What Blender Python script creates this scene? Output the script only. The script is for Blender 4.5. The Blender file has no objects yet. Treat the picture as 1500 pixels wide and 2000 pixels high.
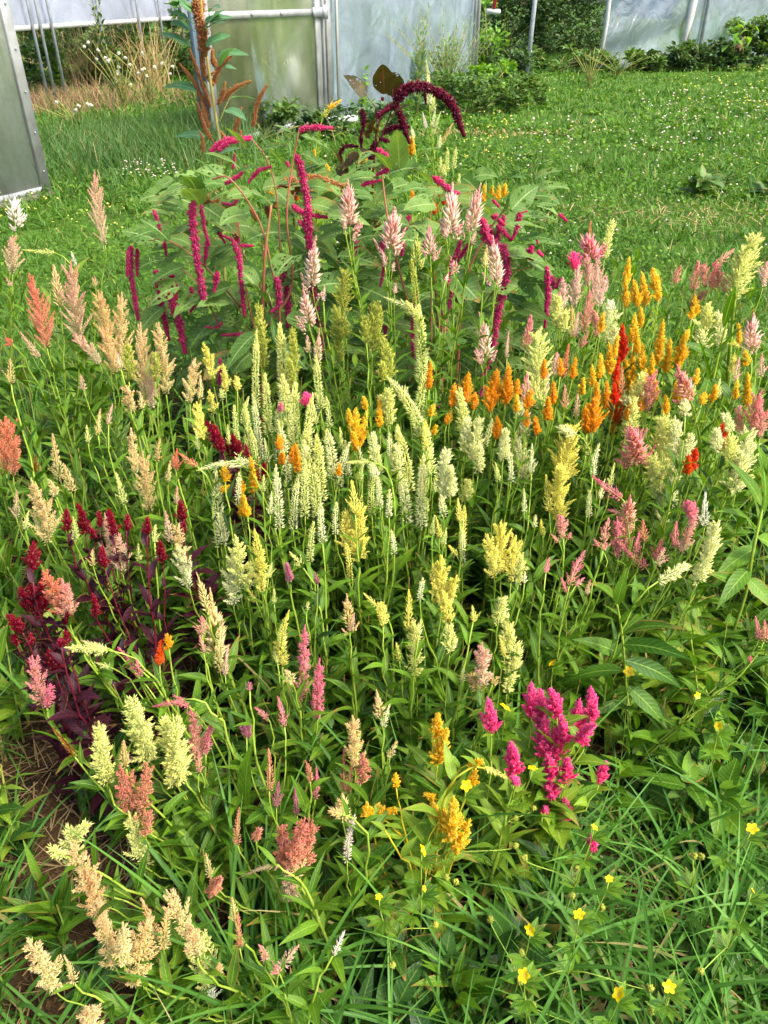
import bpy, math, random
import numpy as np
from mathutils import Vector, Matrix
R = math.radians
random.seed(7)
rng = np.random.default_rng(11)
scene = bpy.context.scene
# ------------------------------------------------------------------ camera
PITCH = R(34.0); CAMH = 1.55; FOC = 1503.0
cam_d = bpy.data.cameras.new('camera'); cam = bpy.data.objects.new('camera', cam_d)
scene.collection.objects.link(cam); scene.camera = cam
cam_d.sensor_fit = 'VERTICAL'; cam_d.sensor_height = 24.0
cam_d.lens = 24.0 * FOC / 2000.0
cam_d.clip_start = 0.02; cam_d.clip_end = 400.0
cam.location = (0, 0, CAMH); cam.rotation_euler = (R(90) - PITCH, 0, 0)
scene.render.resolution_x = 768; scene.render.resolution_y = 1024
# ------------------------------------------------------------------ sky, sun, exposure
SUN_EL, SUN_AZ = 52.0, 122.0        # azimuth clockwise from +Y (ahead of the camera) towards +X (right)
world = bpy.data.worlds.new("World"); scene.world = world; world.use_nodes = True
wn = world.node_tree; bg = wn.nodes['Background']
sky = wn.nodes.new('ShaderNodeTexSky'); sky.sky_type = 'NISHITA'; sky.sun_disc = False
sky.sun_elevation = R(SUN_EL); sky.sun_rotation = R(SUN_AZ); sky.air_density = 1.0; sky.dust_density = 4.0; sky.ozone_density = 0.6
wn.links.new(sky.outputs[0], bg.inputs[0]); bg.inputs[1].default_value = 0.15
sun_d = bpy.data.lights.new('sun', 'SUN'); sun = bpy.data.objects.new('sun', sun_d); scene.collection.objects.link(sun)
sun_d.energy = 2.5; sun_d.angle = R(20); sun_d.color = (1.0, 0.95, 0.86)
_sd = Vector((math.sin(R(SUN_AZ)) * math.cos(R(SUN_EL)), math.cos(R(SUN_AZ)) * math.cos(R(SUN_EL)), math.sin(R(SUN_EL))))
sun.rotation_euler = _sd.to_track_quat('Z', 'Y').to_euler(); sun.location = (6, 6, 8)
scene.view_settings.view_transform = 'Standard'; scene.view_settings.look = 'None'
scene.view_settings.exposure = 1.38; scene.view_settings.gamma = 1.0
scene.cycles.max_bounces = 6; scene.cycles.transparent_max_bounces = 12
scene.cycles.transmission_bounces = 4; scene.cycles.diffuse_bounces = 3; scene.cycles.glossy_bounces = 2

# ------------------------------------------------------------------ helpers
def ray(px, py):
    a = (px - 750) / FOC; b = (1000 - py) / FOC
    return np.array([a, math.cos(PITCH) + b * math.sin(PITCH), -math.sin(PITCH) + b * math.cos(PITCH)])
def atZ(px, py, z=0.0):
    r = ray(px, py); s = (z - CAMH) / r[2]; return np.array([r[0] * s, r[1] * s, z])
def atY(px, py, Y):
    r = ray(px, py); s = Y / r[1]; return np.array([r[0] * s, Y, CAMH + r[2] * s])
def depth(px, py, Y): return Y / ray(px, py)[1]

C = scene.collection
def prop(o, label=None, cat=None, group=None, kind=None):
    if label: o['label'] = label
    if cat: o['category'] = cat
    if group: o['group'] = group
    if kind: o['kind'] = kind
    return o
def empty(name, loc, label=None, cat=None, group=None, rz=0):
    o = bpy.data.objects.new(name, None); C.objects.link(o); o.location = [float(v) for v in loc]; o.rotation_euler = (0, 0, rz)
    o.empty_display_size = 0.05
    return prop(o, label, cat, group)

def build(name, parts, mat, parent=None, loc=(0, 0, 0), smooth=False):
    """parts: list of (V, [faces arrays], A)."""
    me = bpy.data.meshes.new(name)
    Vs, As, li, lt = [], [], [], []; off = 0
    for V, Fs, A in parts:
        if len(V) == 0: continue
        Vs.append(V); As.append(A)
        for F in Fs:
            F = np.asarray(F); li.append((F + off).ravel()); lt.append(np.full(len(F), F.shape[1]))
        off += len(V)
    V = np.concatenate(Vs).astype(np.float32); A = np.concatenate(As).astype(np.float32)
    li = np.concatenate(li).astype(np.int32); lt = np.concatenate(lt).astype(np.int32)
    me.vertices.add(len(V)); me.vertices.foreach_set('co', V.ravel())
    me.loops.add(len(li)); me.loops.foreach_set('vertex_index', li)
    me.polygons.add(len(lt)); ls = np.concatenate([[0], np.cumsum(lt)[:-1]]).astype(np.int32)
    me.polygons.foreach_set('loop_start', ls); me.polygons.foreach_set('loop_total', lt)
    if smooth: me.polygons.foreach_set('use_smooth', np.ones(len(lt), dtype=bool))
    at = me.attributes.new('a', 'FLOAT_VECTOR', 'POINT'); at.data.foreach_set('vector', A.ravel())
    me.update(calc_edges=True)
    me.materials.append(mat)
    o = bpy.data.objects.new(name, me); C.objects.link(o); o.location = [float(v) for v in loc]
    if parent is not None: o.parent = parent
    return o

def strips(B, az, phi0, kap, L, W, prof, seg=5, fold=0.0, roll=None, rnd=None, wave=0.0, mid=True):
    n = len(B); B = np.asarray(B, float); az = np.asarray(az) * np.ones(n); L = L * np.ones(n); W = W * np.ones(n)
    phi0 = phi0 * np.ones(n); kap = kap * np.ones(n)
    if roll is None: roll = np.zeros(n)
    if rnd is None: rnd = rng.random(n)
    s = np.linspace(0, 1, seg + 1); ph = phi0[:, None] + kap[:, None] * s[None]
    T = np.stack([np.sin(ph) * np.cos(az)[:, None], np.sin(ph) * np.sin(az)[:, None], np.cos(ph)], -1)
    step = (T[:, :-1] + T[:, 1:]) * .5 * (L[:, None, None] / seg)
    P = np.concatenate([np.zeros((n, 1, 3)), np.cumsum(step, 1)], 1) + B[:, None]
    side = np.stack([-np.sin(az), np.cos(az), np.zeros(n)], -1)[:, None] * np.ones((1, seg + 1, 1))
    nor = np.cross(T, side)
    c, sn = np.cos(roll)[:, None, None], np.sin(roll)[:, None, None]
    sd = side * c + nor * sn; nr = nor * c - side * sn
    w = np.array([prof(x) for x in s])[None, :, None] * W[:, None, None] * .5
    lift = fold * w
    if wave:
        lift = lift + wave * w * np.sin(s[None, :, None] * 15 + rnd[:, None, None] * 20)
    cols = [P - sd * w + nr * lift, P, P + sd * w + nr * lift] if mid else [P - sd * w, P + sd * w]
    k = len(cols); V = np.stack(cols, 2).reshape(-1, 3)
    us = np.linspace(-1, 1, k)
    A = np.zeros((n, seg + 1, k, 3)); A[..., 0] = us; A[..., 1] = s[None, :, None]; A[..., 2] = rnd[:, None, None]
    f = []
    for i in range(seg):
        for j in range(k - 1):
            a = i * k + j; f.append([a, a + 1, a + k + 1, a + k])
    f = np.array(f); F = (f[None] + (np.arange(n) * (seg + 1) * k)[:, None, None]).reshape(-1, 4)
    return V, [F], A.reshape(-1, 3)
leafp = lambda s: max(0.04, math.sin(math.pi * min(1, s ** .8 * .97 + .03)) ** .85)
lancep = lambda s: max(0.03, math.sin(math.pi * (s ** .7 * .96 + .04)) ** 1.1)
broadp = lambda s: max(0.05, (math.sin(math.pi * (s ** .72 * .95 + .05))) ** .7 * (1.0 if s < .55 else 1.0 - .45 * (s - .55)))
bladep = lambda s: (1 - s ** 2.2) * .97 + .03

def florets(B, D, L, W, t, rnd):
    """elongated three-sided buds."""
    n = len(B); L = (L * np.ones(n))[:, None]; W = (W * np.ones(n))[:, None]
    D = D / (np.linalg.norm(D, axis=1, keepdims=True) + 1e-9)
    h = np.where(np.abs(D[:, 2:3]) > .9, np.array([[1., 0, 0]]), np.array([[0, 0, 1.]]))
    U = np.cross(D, h); U /= np.linalg.norm(U, axis=1, keepdims=True); Wv = np.cross(D, U)
    m = B + D * L * .38
    vs = [B]
    for k in range(3):
        a = k * 2.0944; vs.append(m + (U * math.cos(a) + Wv * math.sin(a)) * W * .5)
    vs.append(B + D * L)
    V = np.stack(vs, 1).reshape(-1, 3)
    f = np.array([[0, 2, 1], [0, 3, 2], [0, 1, 3], [4, 1, 2], [4, 2, 3], [4, 3, 1]])
    F = (f[None] + (np.arange(n) * 5)[:, None, None]).reshape(-1, 3)
    A = np.zeros((n, 5, 3)); A[..., 0] = np.asarray(t)[:, None]; A[..., 1] = np.array([.3, .6, .6, .6, 1.])[None]; A[..., 2] = np.asarray(rnd)[:, None]
    return V, [F], A.reshape(-1, 3)

def tube(P, rad, sides=6, A0=(0, 0, .5)):
    P = np.asarray(P, float); m = len(P); rad = rad * np.ones(m)
    T = np.gradient(P, axis=0); T /= np.linalg.norm(T, axis=1, keepdims=True) + 1e-9
    h = np.array([0.3, -1, .2]); U = np.cross(T, h); U /= np.linalg.norm(U, axis=1, keepdims=True) + 1e-9; Wv = np.cross(T, U)
    an = np.arange(sides) * 2 * math.pi / sides
    V = P[:, None] + (U[:, None] * np.cos(an)[None, :, None] + Wv[:, None] * np.sin(an)[None, :, None]) * rad[:, None, None]
    F = []
    for i in range(m - 1):
        for j in range(sides):
            a = i * sides + j; b = i * sides + (j + 1) % sides; F.append([a, b, b + sides, a + sides])
    V = V.reshape(-1, 3); V = np.concatenate([V, P[-1:] + T[-1:] * rad[-1] * .5, P[:1]])
    q = len(V) - 2; Tt = [[(m - 1) * sides + j, (m - 1) * sides + (j + 1) % sides, q] for j in range(sides)]
    Tt += [[(j + 1) % sides, j, q + 1] for j in range(sides)]
    A = np.zeros((len(V), 3)); A[:, 0] = 0; A[:m * sides, 1] = np.repeat(np.linspace(0, 1, m), sides); A[:, 2] = A0[2]
    return V, [np.array(F), np.array(Tt)], A

def box(c, sx, sy, sz, bev=0.0):
    """box centred at c; bevelled corners in plan when bev > 0."""
    x, y, z = sx / 2, sy / 2, sz / 2; b = min(bev, x * .8, y * .8) if bev else 0
    if b: pl = [(-x + b, -y), (x - b, -y), (x, -y + b), (x, y - b), (x - b, y), (-x + b, y), (-x, y - b), (-x, -y + b)]
    else: pl = [(-x, -y), (x, -y), (x, y), (-x, y)]
    n = len(pl); V = np.array([(p[0], p[1], -z) for p in pl] + [(p[0], p[1], z) for p in pl]) + np.array(c)
    side = np.array([[i, (i + 1) % n, (i + 1) % n + n, i + n] for i in range(n)])
    Fs = [side, np.array([list(range(n))[::-1], list(range(n, 2 * n))])]
    return V, Fs, np.zeros((len(V), 3)) + .5

def bez(p0, p1, p2, p3, n=12):
    t = np.linspace(0, 1, n)[:, None]
    return (1 - t) ** 3 * p0 + 3 * (1 - t) ** 2 * t * p1 + 3 * (1 - t) * t ** 2 * p2 + t ** 3 * p3
def smoothline(pts, n=24):
    """Catmull-Rom through points."""
    P = np.asarray(pts, float)
    if len(P) == 2: t = np.linspace(0, 1, n)[:, None]; return P[0] * (1 - t) + P[1] * t
    Q = np.vstack([2 * P[0] - P[1], P, 2 * P[-1] - P[-2]]); out = []
    m = len(P) - 1; per = max(3, n // m)
    for i in range(m):
        a, b, c, d = Q[i:i + 4]
        for t in np.linspace(0, 1, per, endpoint=False):
            out.append(.5 * (2 * b + (c - a) * t + (2 * a - 5 * b + 4 * c - d) * t * t + (3 * b - a - 3 * c + d) * t ** 3))
    out.append(P[-1]); return np.array(out)

# ------------------------------------------------------------------ materials
def lin(c): return tuple(((v / 255) / 12.92 if v / 255 <= .04045 else ((v / 255 + .055) / 1.055) ** 2.4) for v in c) + (1.0,)
def newmat(name):
    m = bpy.data.materials.new(name); m.use_nodes = True; nt = m.node_tree; nt.nodes.clear()
    out = nt.nodes.new('ShaderNodeOutputMaterial'); return m, nt, out
def N(nt, t, **kw):
    n = nt.nodes.new(t)
    for k, v in kw.items():
        if k == 'ins':
            for a, b in v.items(): n.inputs[a].default_value = b
        else: setattr(n, k, v)
    return n
def mathn(nt, op, a, b=None, c=None, clamp=False):
    n = nt.nodes.new('ShaderNodeMath'); n.operation = op; n.use_clamp = clamp
    for i, v in enumerate((a, b, c)):
        if v is None: continue
        if isinstance(v, (int, float)): n.inputs[i].default_value = v
        else: nt.links.new(v, n.inputs[i])
    return n.outputs[0]
def mixc(nt, fac, a, b, mode='MIX'):
    n = nt.nodes.new('ShaderNodeMix'); n.data_type = 'RGBA'; n.blend_type = mode
    for sock, v in ((n.inputs[0], fac), (n.inputs[6], a), (n.inputs[7], b)):
        if isinstance(v, (int, float, tuple)): sock.default_value = v
        else: nt.links.new(v, sock)
    return n.outputs[2]
def attr(nt):
    a = N(nt, 'ShaderNodeAttribute', attribute_name='a'); s = N(nt, 'ShaderNodeSeparateXYZ'); nt.links.new(a.outputs['Vector'], s.inputs[0]); return s.outputs
def noise(nt, scale, detail=3, coord='Object', dist=0.0):
    tc = N(nt, 'ShaderNodeTexCoord'); n = N(nt, 'ShaderNodeTexNoise', ins={'Scale': scale, 'Detail': detail, 'Distortion': dist}); nt.links.new(tc.outputs[coord], n.inputs['Vector']); return n.outputs['Fac']
def mapr(nt, v, a, b, c=0.0, d=1.0):
    n = N(nt, 'ShaderNodeMapRange', ins={1: a, 2: b, 3: c, 4: d}); nt.links.new(v, n.inputs[0]); return n.outputs[0]
def surf(nt, out, col, rough=.5, trans=.3, tcol=None, spec=.4, bump=None, alpha=None):
    p = N(nt, 'ShaderNodeBsdfPrincipled', ins={'Roughness': rough, 'Specular IOR Level': spec})
    nt.links.new(col, p.inputs['Base Color']); cur = p.outputs[0]
    if bump is not None:
        b = N(nt, 'ShaderNodeBump', ins={'Strength': bump[1], 'Distance': bump[2]}); nt.links.new(bump[0], b.inputs['Height']); nt.links.new(b.outputs[0], p.inputs['Normal'])
    if trans:
        t = N(nt, 'ShaderNodeBsdfTranslucent'); nt.links.new(tcol if tcol is not None else col, t.inputs[0])
        mx = N(nt, 'ShaderNodeMixShader', ins={0: trans}); nt.links.new(cur, mx.inputs[1]); nt.links.new(t.outputs[0], mx.inputs[2]); cur = mx.outputs[0]
    if alpha is not None:
        t = N(nt, 'ShaderNodeBsdfTransparent'); mx = N(nt, 'ShaderNodeMixShader'); nt.links.new(alpha, mx.inputs[0]); nt.links.new(t.outputs[0], mx.inputs[1]); nt.links.new(cur, mx.inputs[2]); cur = mx.outputs[0]
    nt.links.new(cur, out.inputs[0])

def leafmat(name, c1, c2, rib, trans=.38, rough=.48, holes=0, tmul=(1.3, 1.3, .45), spec=.26, tip=None):
    m, nt, out = newmat(name); u, v, r = attr(nt)
    au = mathn(nt, 'ABSOLUTE', u)
    col = mixc(nt, r, lin(c1), lin(c2))
    nz = noise(nt, 30, 2); col = mixc(nt, mapr(nt, nz, .35, .7, 0, .35), col, lin(tuple(x * .72 for x in c1)))
    sv = mathn(nt, 'SINE', mathn(nt, 'MULTIPLY', mathn(nt, 'SUBTRACT', v, mathn(nt, 'MULTIPLY', au, .16)), 62))
    svm = mapr(nt, sv, .72, 1, 0, .2)
    col = mixc(nt, svm, col, lin(rib))
    col = mixc(nt, mapr(nt, au, .1, .02, 0, .75), col, lin(rib))
    if tip: col = mixc(nt, mapr(nt, v, .55, 1.0, 0, .8), col, lin(tip))
    # worn, yellowed patches
    nz2 = noise(nt, 9, 3); col = mixc(nt, mapr(nt, nz2, .64, .78, 0, .45), col, lin((168, 160, 84)))
    # brown tips and nibbled edges on some of the leaves
    old = mathn(nt, 'GREATER_THAN', mathn(nt, 'FRACT', mathn(nt, 'MULTIPLY', r, 23.7)), .82)
    edge = mathn(nt, 'MAXIMUM', mapr(nt, v, .78, .95, 0, 1), mapr(nt, mathn(nt, 'ADD', au, mathn(nt, 'MULTIPLY', nz2, .5)), 1.05, 1.2, 0, 1))
    col = mixc(nt, mathn(nt, 'MULTIPLY', mathn(nt, 'MULTIPLY', old, edge), .8), col, lin((150, 116, 62)))
    tc = mixc(nt, 1.0, col, (tmul[0], tmul[1], tmul[2], 1), 'MULTIPLY')
    alpha = None
    if holes:
        t = N(nt, 'ShaderNodeTexCoord'); vo = N(nt, 'ShaderNodeTexVoronoi', ins={'Scale': 70.0, 'Randomness': .9})
        nt.links.new(t.outputs['Object'], vo.inputs['Vector'])
        hn = noise(nt, 14, 2)
        thr = mathn(nt, 'MULTIPLY', mapr(nt, hn, .36, .7, 0, 1), .62 * holes)
        thr = mathn(nt, 'MULTIPLY', thr, mapr(nt, au, .06, .16, 0, 1))
        thr = mathn(nt, 'MULTIPLY', thr, mapr(nt, au, .97, .85, .4, 1))
        alpha = mathn(nt, 'GREATER_THAN', vo.outputs['Distance'], thr)
    hgt = mathn(nt, 'ADD', mathn(nt, 'MULTIPLY', sv, -.5), mapr(nt, au, .12, .0, 0, -1.5))
    surf(nt, out, col, rough, trans, tc, spec, (hgt, .3, .0012), alpha)
    return m
def flowermat(name, base, tip, stem=(165, 185, 60), trans=.55, rough=.65):
    m, nt, out = newmat(name); t, w, r = attr(nt)
    t2 = t; f = mathn(nt, 'ADD', t2, mathn(nt, 'MULTIPLY', mathn(nt, 'SUBTRACT', r, .5), .7), clamp=True)
    oi = N(nt, 'ShaderNodeObjectInfo')
    f = mathn(nt, 'ADD', f, mathn(nt, 'MULTIPLY', mathn(nt, 'SUBTRACT', oi.outputs['Random'], .5), .45), clamp=True)
    col = mixc(nt, f, lin(base), lin(tip))
    # spent, browning florets in patches
    sp_ = mathn(nt, 'MULTIPLY', mapr(nt, noise(nt, 38, 2), .54, .68, 0, 1), mathn(nt, 'GREATER_THAN', mathn(nt, 'FRACT', mathn(nt, 'MULTIPLY', oi.outputs['Random'], 7.7)), .35))
    col = mixc(nt, mathn(nt, 'MULTIPLY', sp_, .32), col, lin(tuple(.55 * x + .45 * y for x, y in zip(base, (176, 140, 84)))))
    col = mixc(nt, mapr(nt, w, .3, .8, .28, 0), col, lin(tuple(.55 * x + .45 * y for x, y in zip(base, stem))))
    col = mixc(nt, mapr(nt, r, .86, 1.0, 0, .55), col, lin(tuple(min(255, x * .35 + 160) for x in tip)))
    col = mixc(nt, mapr(nt, w, .15, .02, 0, 1), col, lin(stem))
    surf(nt, out, col, rough, trans, None, .25)
    return m
def plain(name, col, rough=.5, metal=0.0, nscale=None, col2=None, bump=0, spec=.5, trans=0):
    m, nt, out = newmat(name)
    p = N(nt, 'ShaderNodeBsdfPrincipled', ins={'Roughness': rough, 'Metallic': metal, 'Specular IOR Level': spec, 'Base Color': lin(col)})
    if nscale:
        nz = noise(nt, nscale, 5); c = mixc(nt, mapr(nt, nz, .3, .7), lin(col), lin(col2 or tuple(x * .7 for x in col))); nt.links.new(c, p.inputs['Base Color'])
        if bump:
            b = N(nt, 'ShaderNodeBump', ins={'Strength': bump, 'Distance': .01}); nt.links.new(nz, b.inputs['Height']); nt.links.new(b.outputs[0], p.inputs['Normal'])
    nt.links.new(p.outputs[0], out.inputs[0]); return m
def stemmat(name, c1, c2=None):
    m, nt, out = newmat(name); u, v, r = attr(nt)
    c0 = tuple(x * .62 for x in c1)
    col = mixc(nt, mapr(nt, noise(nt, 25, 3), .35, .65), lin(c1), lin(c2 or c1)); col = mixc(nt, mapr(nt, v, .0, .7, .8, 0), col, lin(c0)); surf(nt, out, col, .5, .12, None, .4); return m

M = {}
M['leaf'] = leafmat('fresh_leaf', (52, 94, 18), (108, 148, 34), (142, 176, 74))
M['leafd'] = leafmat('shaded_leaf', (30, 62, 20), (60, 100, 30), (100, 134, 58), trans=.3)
M['leafy'] = leafmat('yellow_green_leaf', (92, 132, 32), (138, 168, 50), (174, 194, 96))
M['leafp'] = leafmat('purple_leaf', (40, 12, 24), (66, 24, 36), (90, 34, 50), tmul=(1.4, .5, .7), trans=.25)
M['leafa'] = leafmat('amaranth_leaf', (74, 112, 46), (122, 152, 78), (160, 184, 118), holes=1.0, tmul=(1.25, 1.25, .4), spec=.15)
M['leafao'] = leafmat('bronze_holed_leaf', (64, 66, 26), (80, 60, 30), (120, 66, 60), holes=.75, tmul=(1.2, 1.1, .5))
M['leafag'] = leafmat('grey_green_holed_leaf', (84, 112, 84), (100, 124, 96), (150, 168, 140), holes=.8)
M['leafz'] = leafmat('smooth_bluish_leaf', (74, 120, 78), (96, 142, 92), (150, 180, 140))
PAL = {
 'cream': ((240, 246, 172), (252, 250, 158)), 'creamw': ((248, 250, 210), (248, 248, 172)), 'lime': ((184, 196, 88), (218, 218, 96)),
 'yellow': ((250, 246, 150), (252, 244, 118)), 'gold': ((255, 206, 24), (255, 226, 70)), 'orange': ((255, 180, 20), (255, 198, 48)),
 'peach': ((248, 236, 168), (250, 202, 150)), 'peachcream': ((250, 242, 182), (250, 212, 160)), 'pinkc': ((250, 238, 200), (248, 182, 170)),
 'pinkw': ((252, 234, 212), (248, 182, 178)), 'salmon': ((246, 192, 144), (246, 146, 118)), 'salmonr': ((246, 178, 146), (246, 124, 106)),
 'rose': ((246, 206, 172), (244, 150, 162)), 'pink': ((246, 182, 176), (248, 128, 166)), 'dusty': ((238, 190, 142), (230, 140, 126)),
 'magenta': ((252, 52, 136), (255, 116, 182)), 'crimson': ((134, 0, 32), (170, 6, 48)), 'red': ((236, 34, 10), (248, 72, 16)),
 'redor': ((242, 110, 16), (248, 96, 18)), 'mauve': ((214, 146, 156), (214, 108, 160)), 'rust': ((160, 96, 36), (184, 112, 50)),
 'white': ((246, 246, 224), (250, 250, 240)), 'whitep': ((248, 238, 222), (252, 238, 232)),
 'purple': ((104, 8, 44), (140, 26, 68)), 'tassel': ((214, 44, 116), (240, 100, 156)), 'tan': ((188, 124, 74), (208, 152, 100)),
}
for k, (b, t) in PAL.items():
    st = (165, 185, 60)
    if k in ('maroon', 'purple', 'tassel', 'crimson'): st = (120, 30, 40)
    if k in ('gold', 'orange', 'yellow'): st = (196, 176, 40)
    if k in ('magenta',): st = (196, 120, 90)
    M['f_' + k] = flowermat(k + '_bloom', b, t, st)
M['stem'] = stemmat('green_stem', (130, 160, 44), (164, 186, 74))
M['stemy'] = stemmat('yellow_stem', (190, 160, 30), (170, 176, 50))
M['stemr'] = stemmat('red_stem', (184, 92, 88), (150, 128, 66))
M['stemd'] = stemmat('dark_red_stem', (90, 14, 36), (110, 30, 40))
M['stemo'] = stemmat('ochre_stem', (164, 166, 84), (176, 160, 90))
# ------------------------------------------------------------------ ground
def groundmat():
    m, nt, out = newmat('lawn_soil')
    n1 = noise(nt, 1.2, 6); n2 = noise(nt, 9, 5)
    c = mixc(nt, mapr(nt, n1, .35, .65), lin((52, 80, 24)), lin((74, 104, 34)))
    c = mixc(nt, mapr(nt, n2, .5, .75, 0, .6), c, lin((70, 58, 36)))
    surf(nt, out, c, .95, 0, None, .1, (n2, .6, .03)); return m
def mulchmat():
    m, nt, out = newmat('straw_mulch')
    n1 = noise(nt, 14, 6); n2 = noise(nt, 70, 4, dist=1.5)
    c = mixc(nt, mapr(nt, n1, .35, .65), lin((34, 27, 18)), lin((74, 58, 38)))
    c = mixc(nt, mapr(nt, n2, .5, .7, 0, .7), c, lin((116, 92, 62)))
    surf(nt, out, c, .95, 0, None, .1, (n2, .8, .02)); return m
g = 140
V = []; nx = 60
xs = np.sign(np.linspace(-1, 1, nx)) * np.abs(np.linspace(-1, 1, nx)) ** 2.2 * g; ys = xs + 8
XX, YY = np.meshgrid(xs, ys); V = np.stack([XX.ravel(), YY.ravel(), np.where((np.hypot(XX, YY) > 4), (np.sin(XX * .7) * np.cos(YY * .5)) * .02, 0).ravel()], -1)
V[:, 2] -= 0.02
F = np.array([[j * nx + i, j * nx + i + 1, (j + 1) * nx + i + 1, (j + 1) * nx + i] for j in range(nx - 1) for i in range(nx - 1)])
prop(build('ground', [(V, [F], np.zeros((len(V), 3)))], groundmat(), smooth=True), kind='structure')
# mulch sheet under the flower bed, irregular outline
bx = [(-1.2, .2), (-.3, .12), (.25, .45), (.75, .75), (1.6, 1.0), (2.3, 1.4), (2.9, 2.4), (2.6, 3.2), (1.4, 3.3), (.6, 3.7), (-.7, 3.7), (-1.6, 3.1), (-2.4, 3.0), (-2.4, 1.6), (-1.8, .8)]
P = smoothline([(x, y, .012) for x, y in bx] + [(bx[0][0], bx[0][1], .012)], 120)[:-1]
cen = P.mean(0); Vm = np.vstack([P, cen + (P - cen) * .6 + np.array([0, 0, .02]), cen[None] + np.array([0, 0, .03])]); k = len(P)
Fm = np.array([[i, (i + 1) % k, (i + 1) % k + k, i + k] for i in range(k)]); Ft = np.array([[i + k, (i + 1) % k + k, 2 * k] for i in range(k)])
prop(build('flower_bed_soil', [(Vm, [Fm, Ft], np.zeros((len(Vm), 3)))], mulchmat()), kind='structure')

# ------------------------------------------------------------------ greenhouse materials
def filmmat(name, col, dif=.5, rough=.35, clear=.15, wr=0.0, algae=0.0):
    m, nt, out = newmat(name)
    n1 = noise(nt, 1.3, 4, dist=.6); n2 = noise(nt, 22, 5)
    c = mixc(nt, mapr(nt, n1, .3, .7), lin(col), lin(tuple(x * .86 for x in col)))
    c = mixc(nt, mapr(nt, n2, .5, .75, 0, .25), c, lin((130, 134, 110)))
    if algae:
        tc_ = N(nt, 'ShaderNodeTexCoord'); mp = N(nt, 'ShaderNodeMapping'); mp.inputs['Scale'].default_value = (3.2, 1, .7); nt.links.new(tc_.outputs['Object'], mp.inputs[0])
        nn_ = N(nt, 'ShaderNodeTexNoise', ins={'Scale': 1.6, 'Detail': 7.0, 'Roughness': .62}); nt.links.new(mp.outputs[0], nn_.inputs['Vector'])
        c = mixc(nt, mapr(nt, nn_.outputs['Fac'], .42, .66, 0, algae), c, lin((112, 128, 72)))
    d = N(nt, 'ShaderNodeBsdfDiffuse'); t = N(nt, 'ShaderNodeBsdfTranslucent'); gl = N(nt, 'ShaderNodeBsdfGlossy', ins={'Roughness': .25})
    rf = N(nt, 'ShaderNodeBsdfRefraction', ins={'Roughness': rough, 'IOR': 1.12}); tr = N(nt, 'ShaderNodeBsdfTransparent')
    for x in (d, t): nt.links.new(c, x.inputs[0])
    rf.inputs[0].default_value = (.93, .97, .93, 1)
    if wr:
        b = N(nt, 'ShaderNodeBump', ins={'Strength': wr, 'Distance': .05}); nt.links.new(noise(nt, 1.6, 3, dist=2.5), b.inputs['Height'])
        for x in (d, gl, rf): nt.links.new(b.outputs[0], x.inputs['Normal'])
    def mx(f, a, b_):
        n = N(nt, 'ShaderNodeMixShader')
        if isinstance(f, float): n.inputs[0].default_value = f
        else: nt.links.new(f, n.inputs[0])
        nt.links.new(a, n.inputs[1]); nt.links.new(b_, n.inputs[2]); return n.outputs[0]
    a = mx(.5, d.outputs[0], t.outputs[0]); b_ = mx(clear, rf.outputs[0], tr.outputs[0])
    n3 = noise(nt, 2.2, 5, dist=1.2); s = mx(mapr(nt, n3, .3, .7, max(0, dif - .16), min(1, dif + .16)), b_, a); s = mx(.07, s, gl.outputs[0])
    nt.links.new(s, out.inputs[0]); return m
M['poly'] = filmmat('twinwall_panel', (204, 208, 192), .68, .22, .12, .15, .45)
M['polyg'] = filmmat('algae_tinted_panel', (180, 186, 140), .40, .16, .14, .15, .8)
M['film'] = filmmat('greenhouse_film', (184, 200, 218), .6, .25, .08, .6, .12)
M['film2'] = filmmat('loose_greenhouse_film', (176, 194, 204), .5, .3, .2, 1.0)
M['filmw'] = filmmat('white_sidewall_film', (200, 204, 220), .9, .5, .05, .3)
M['alu'] = plain('weathered_aluminium', (178, 180, 180), .5, .3, 6, (140, 142, 140), .1)
M['steel'] = plain('galvanised_steel', (164, 168, 174), .5, .3, 8, (132, 138, 142))
M['dark'] = plain('dark_gap_shade', (30, 34, 40), .6)  # dark fill standing in for the shade inside the door gaps
M['blue'] = plain('blue_grey_rail', (86, 104, 116), .5)
M['whitep'] = plain('white_board', (184, 187, 184), .6, 0, 5, (170, 172, 165))
M['redp'] = plain('red_handle_paint', (176, 40, 40), .45)
M['timber'] = plain('grey_timber', (120, 112, 98), .8, 0, 12, (90, 84, 74), .3)

A_ = atZ(95, 378)[:2]; B_ = atZ(925, 165)[:2]; dw = B_ - A_; LW = np.linalg.norm(dw); dw /= LW
ANG = math.atan2(dw[1], dw[0])
def wallx(px, y_guess=None):
    """distance along the wall whose foot projects to column px (at ground)."""
    lo, hi = -6.0, LW + 8
    for _ in range(50):
        mid = (lo + hi) / 2; p = A_ + dw * mid; d = np.array([p[0], p[1], -CAMH])
        f = d[1] * math.cos(PITCH) + CAMH * math.sin(PITCH); x = 750 + FOC * d[0] / f
        if x < px: lo = mid
        else: hi = mid
    return mid
gh = empty('greenhouse', (A_[0], A_[1], 0), 'long polytunnel greenhouse with an open doorway behind the flower bed', 'greenhouse', rz=ANG)
HT = 2.5
xs1, xs2, xs3 = wallx(404), wallx(634), LW
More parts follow.
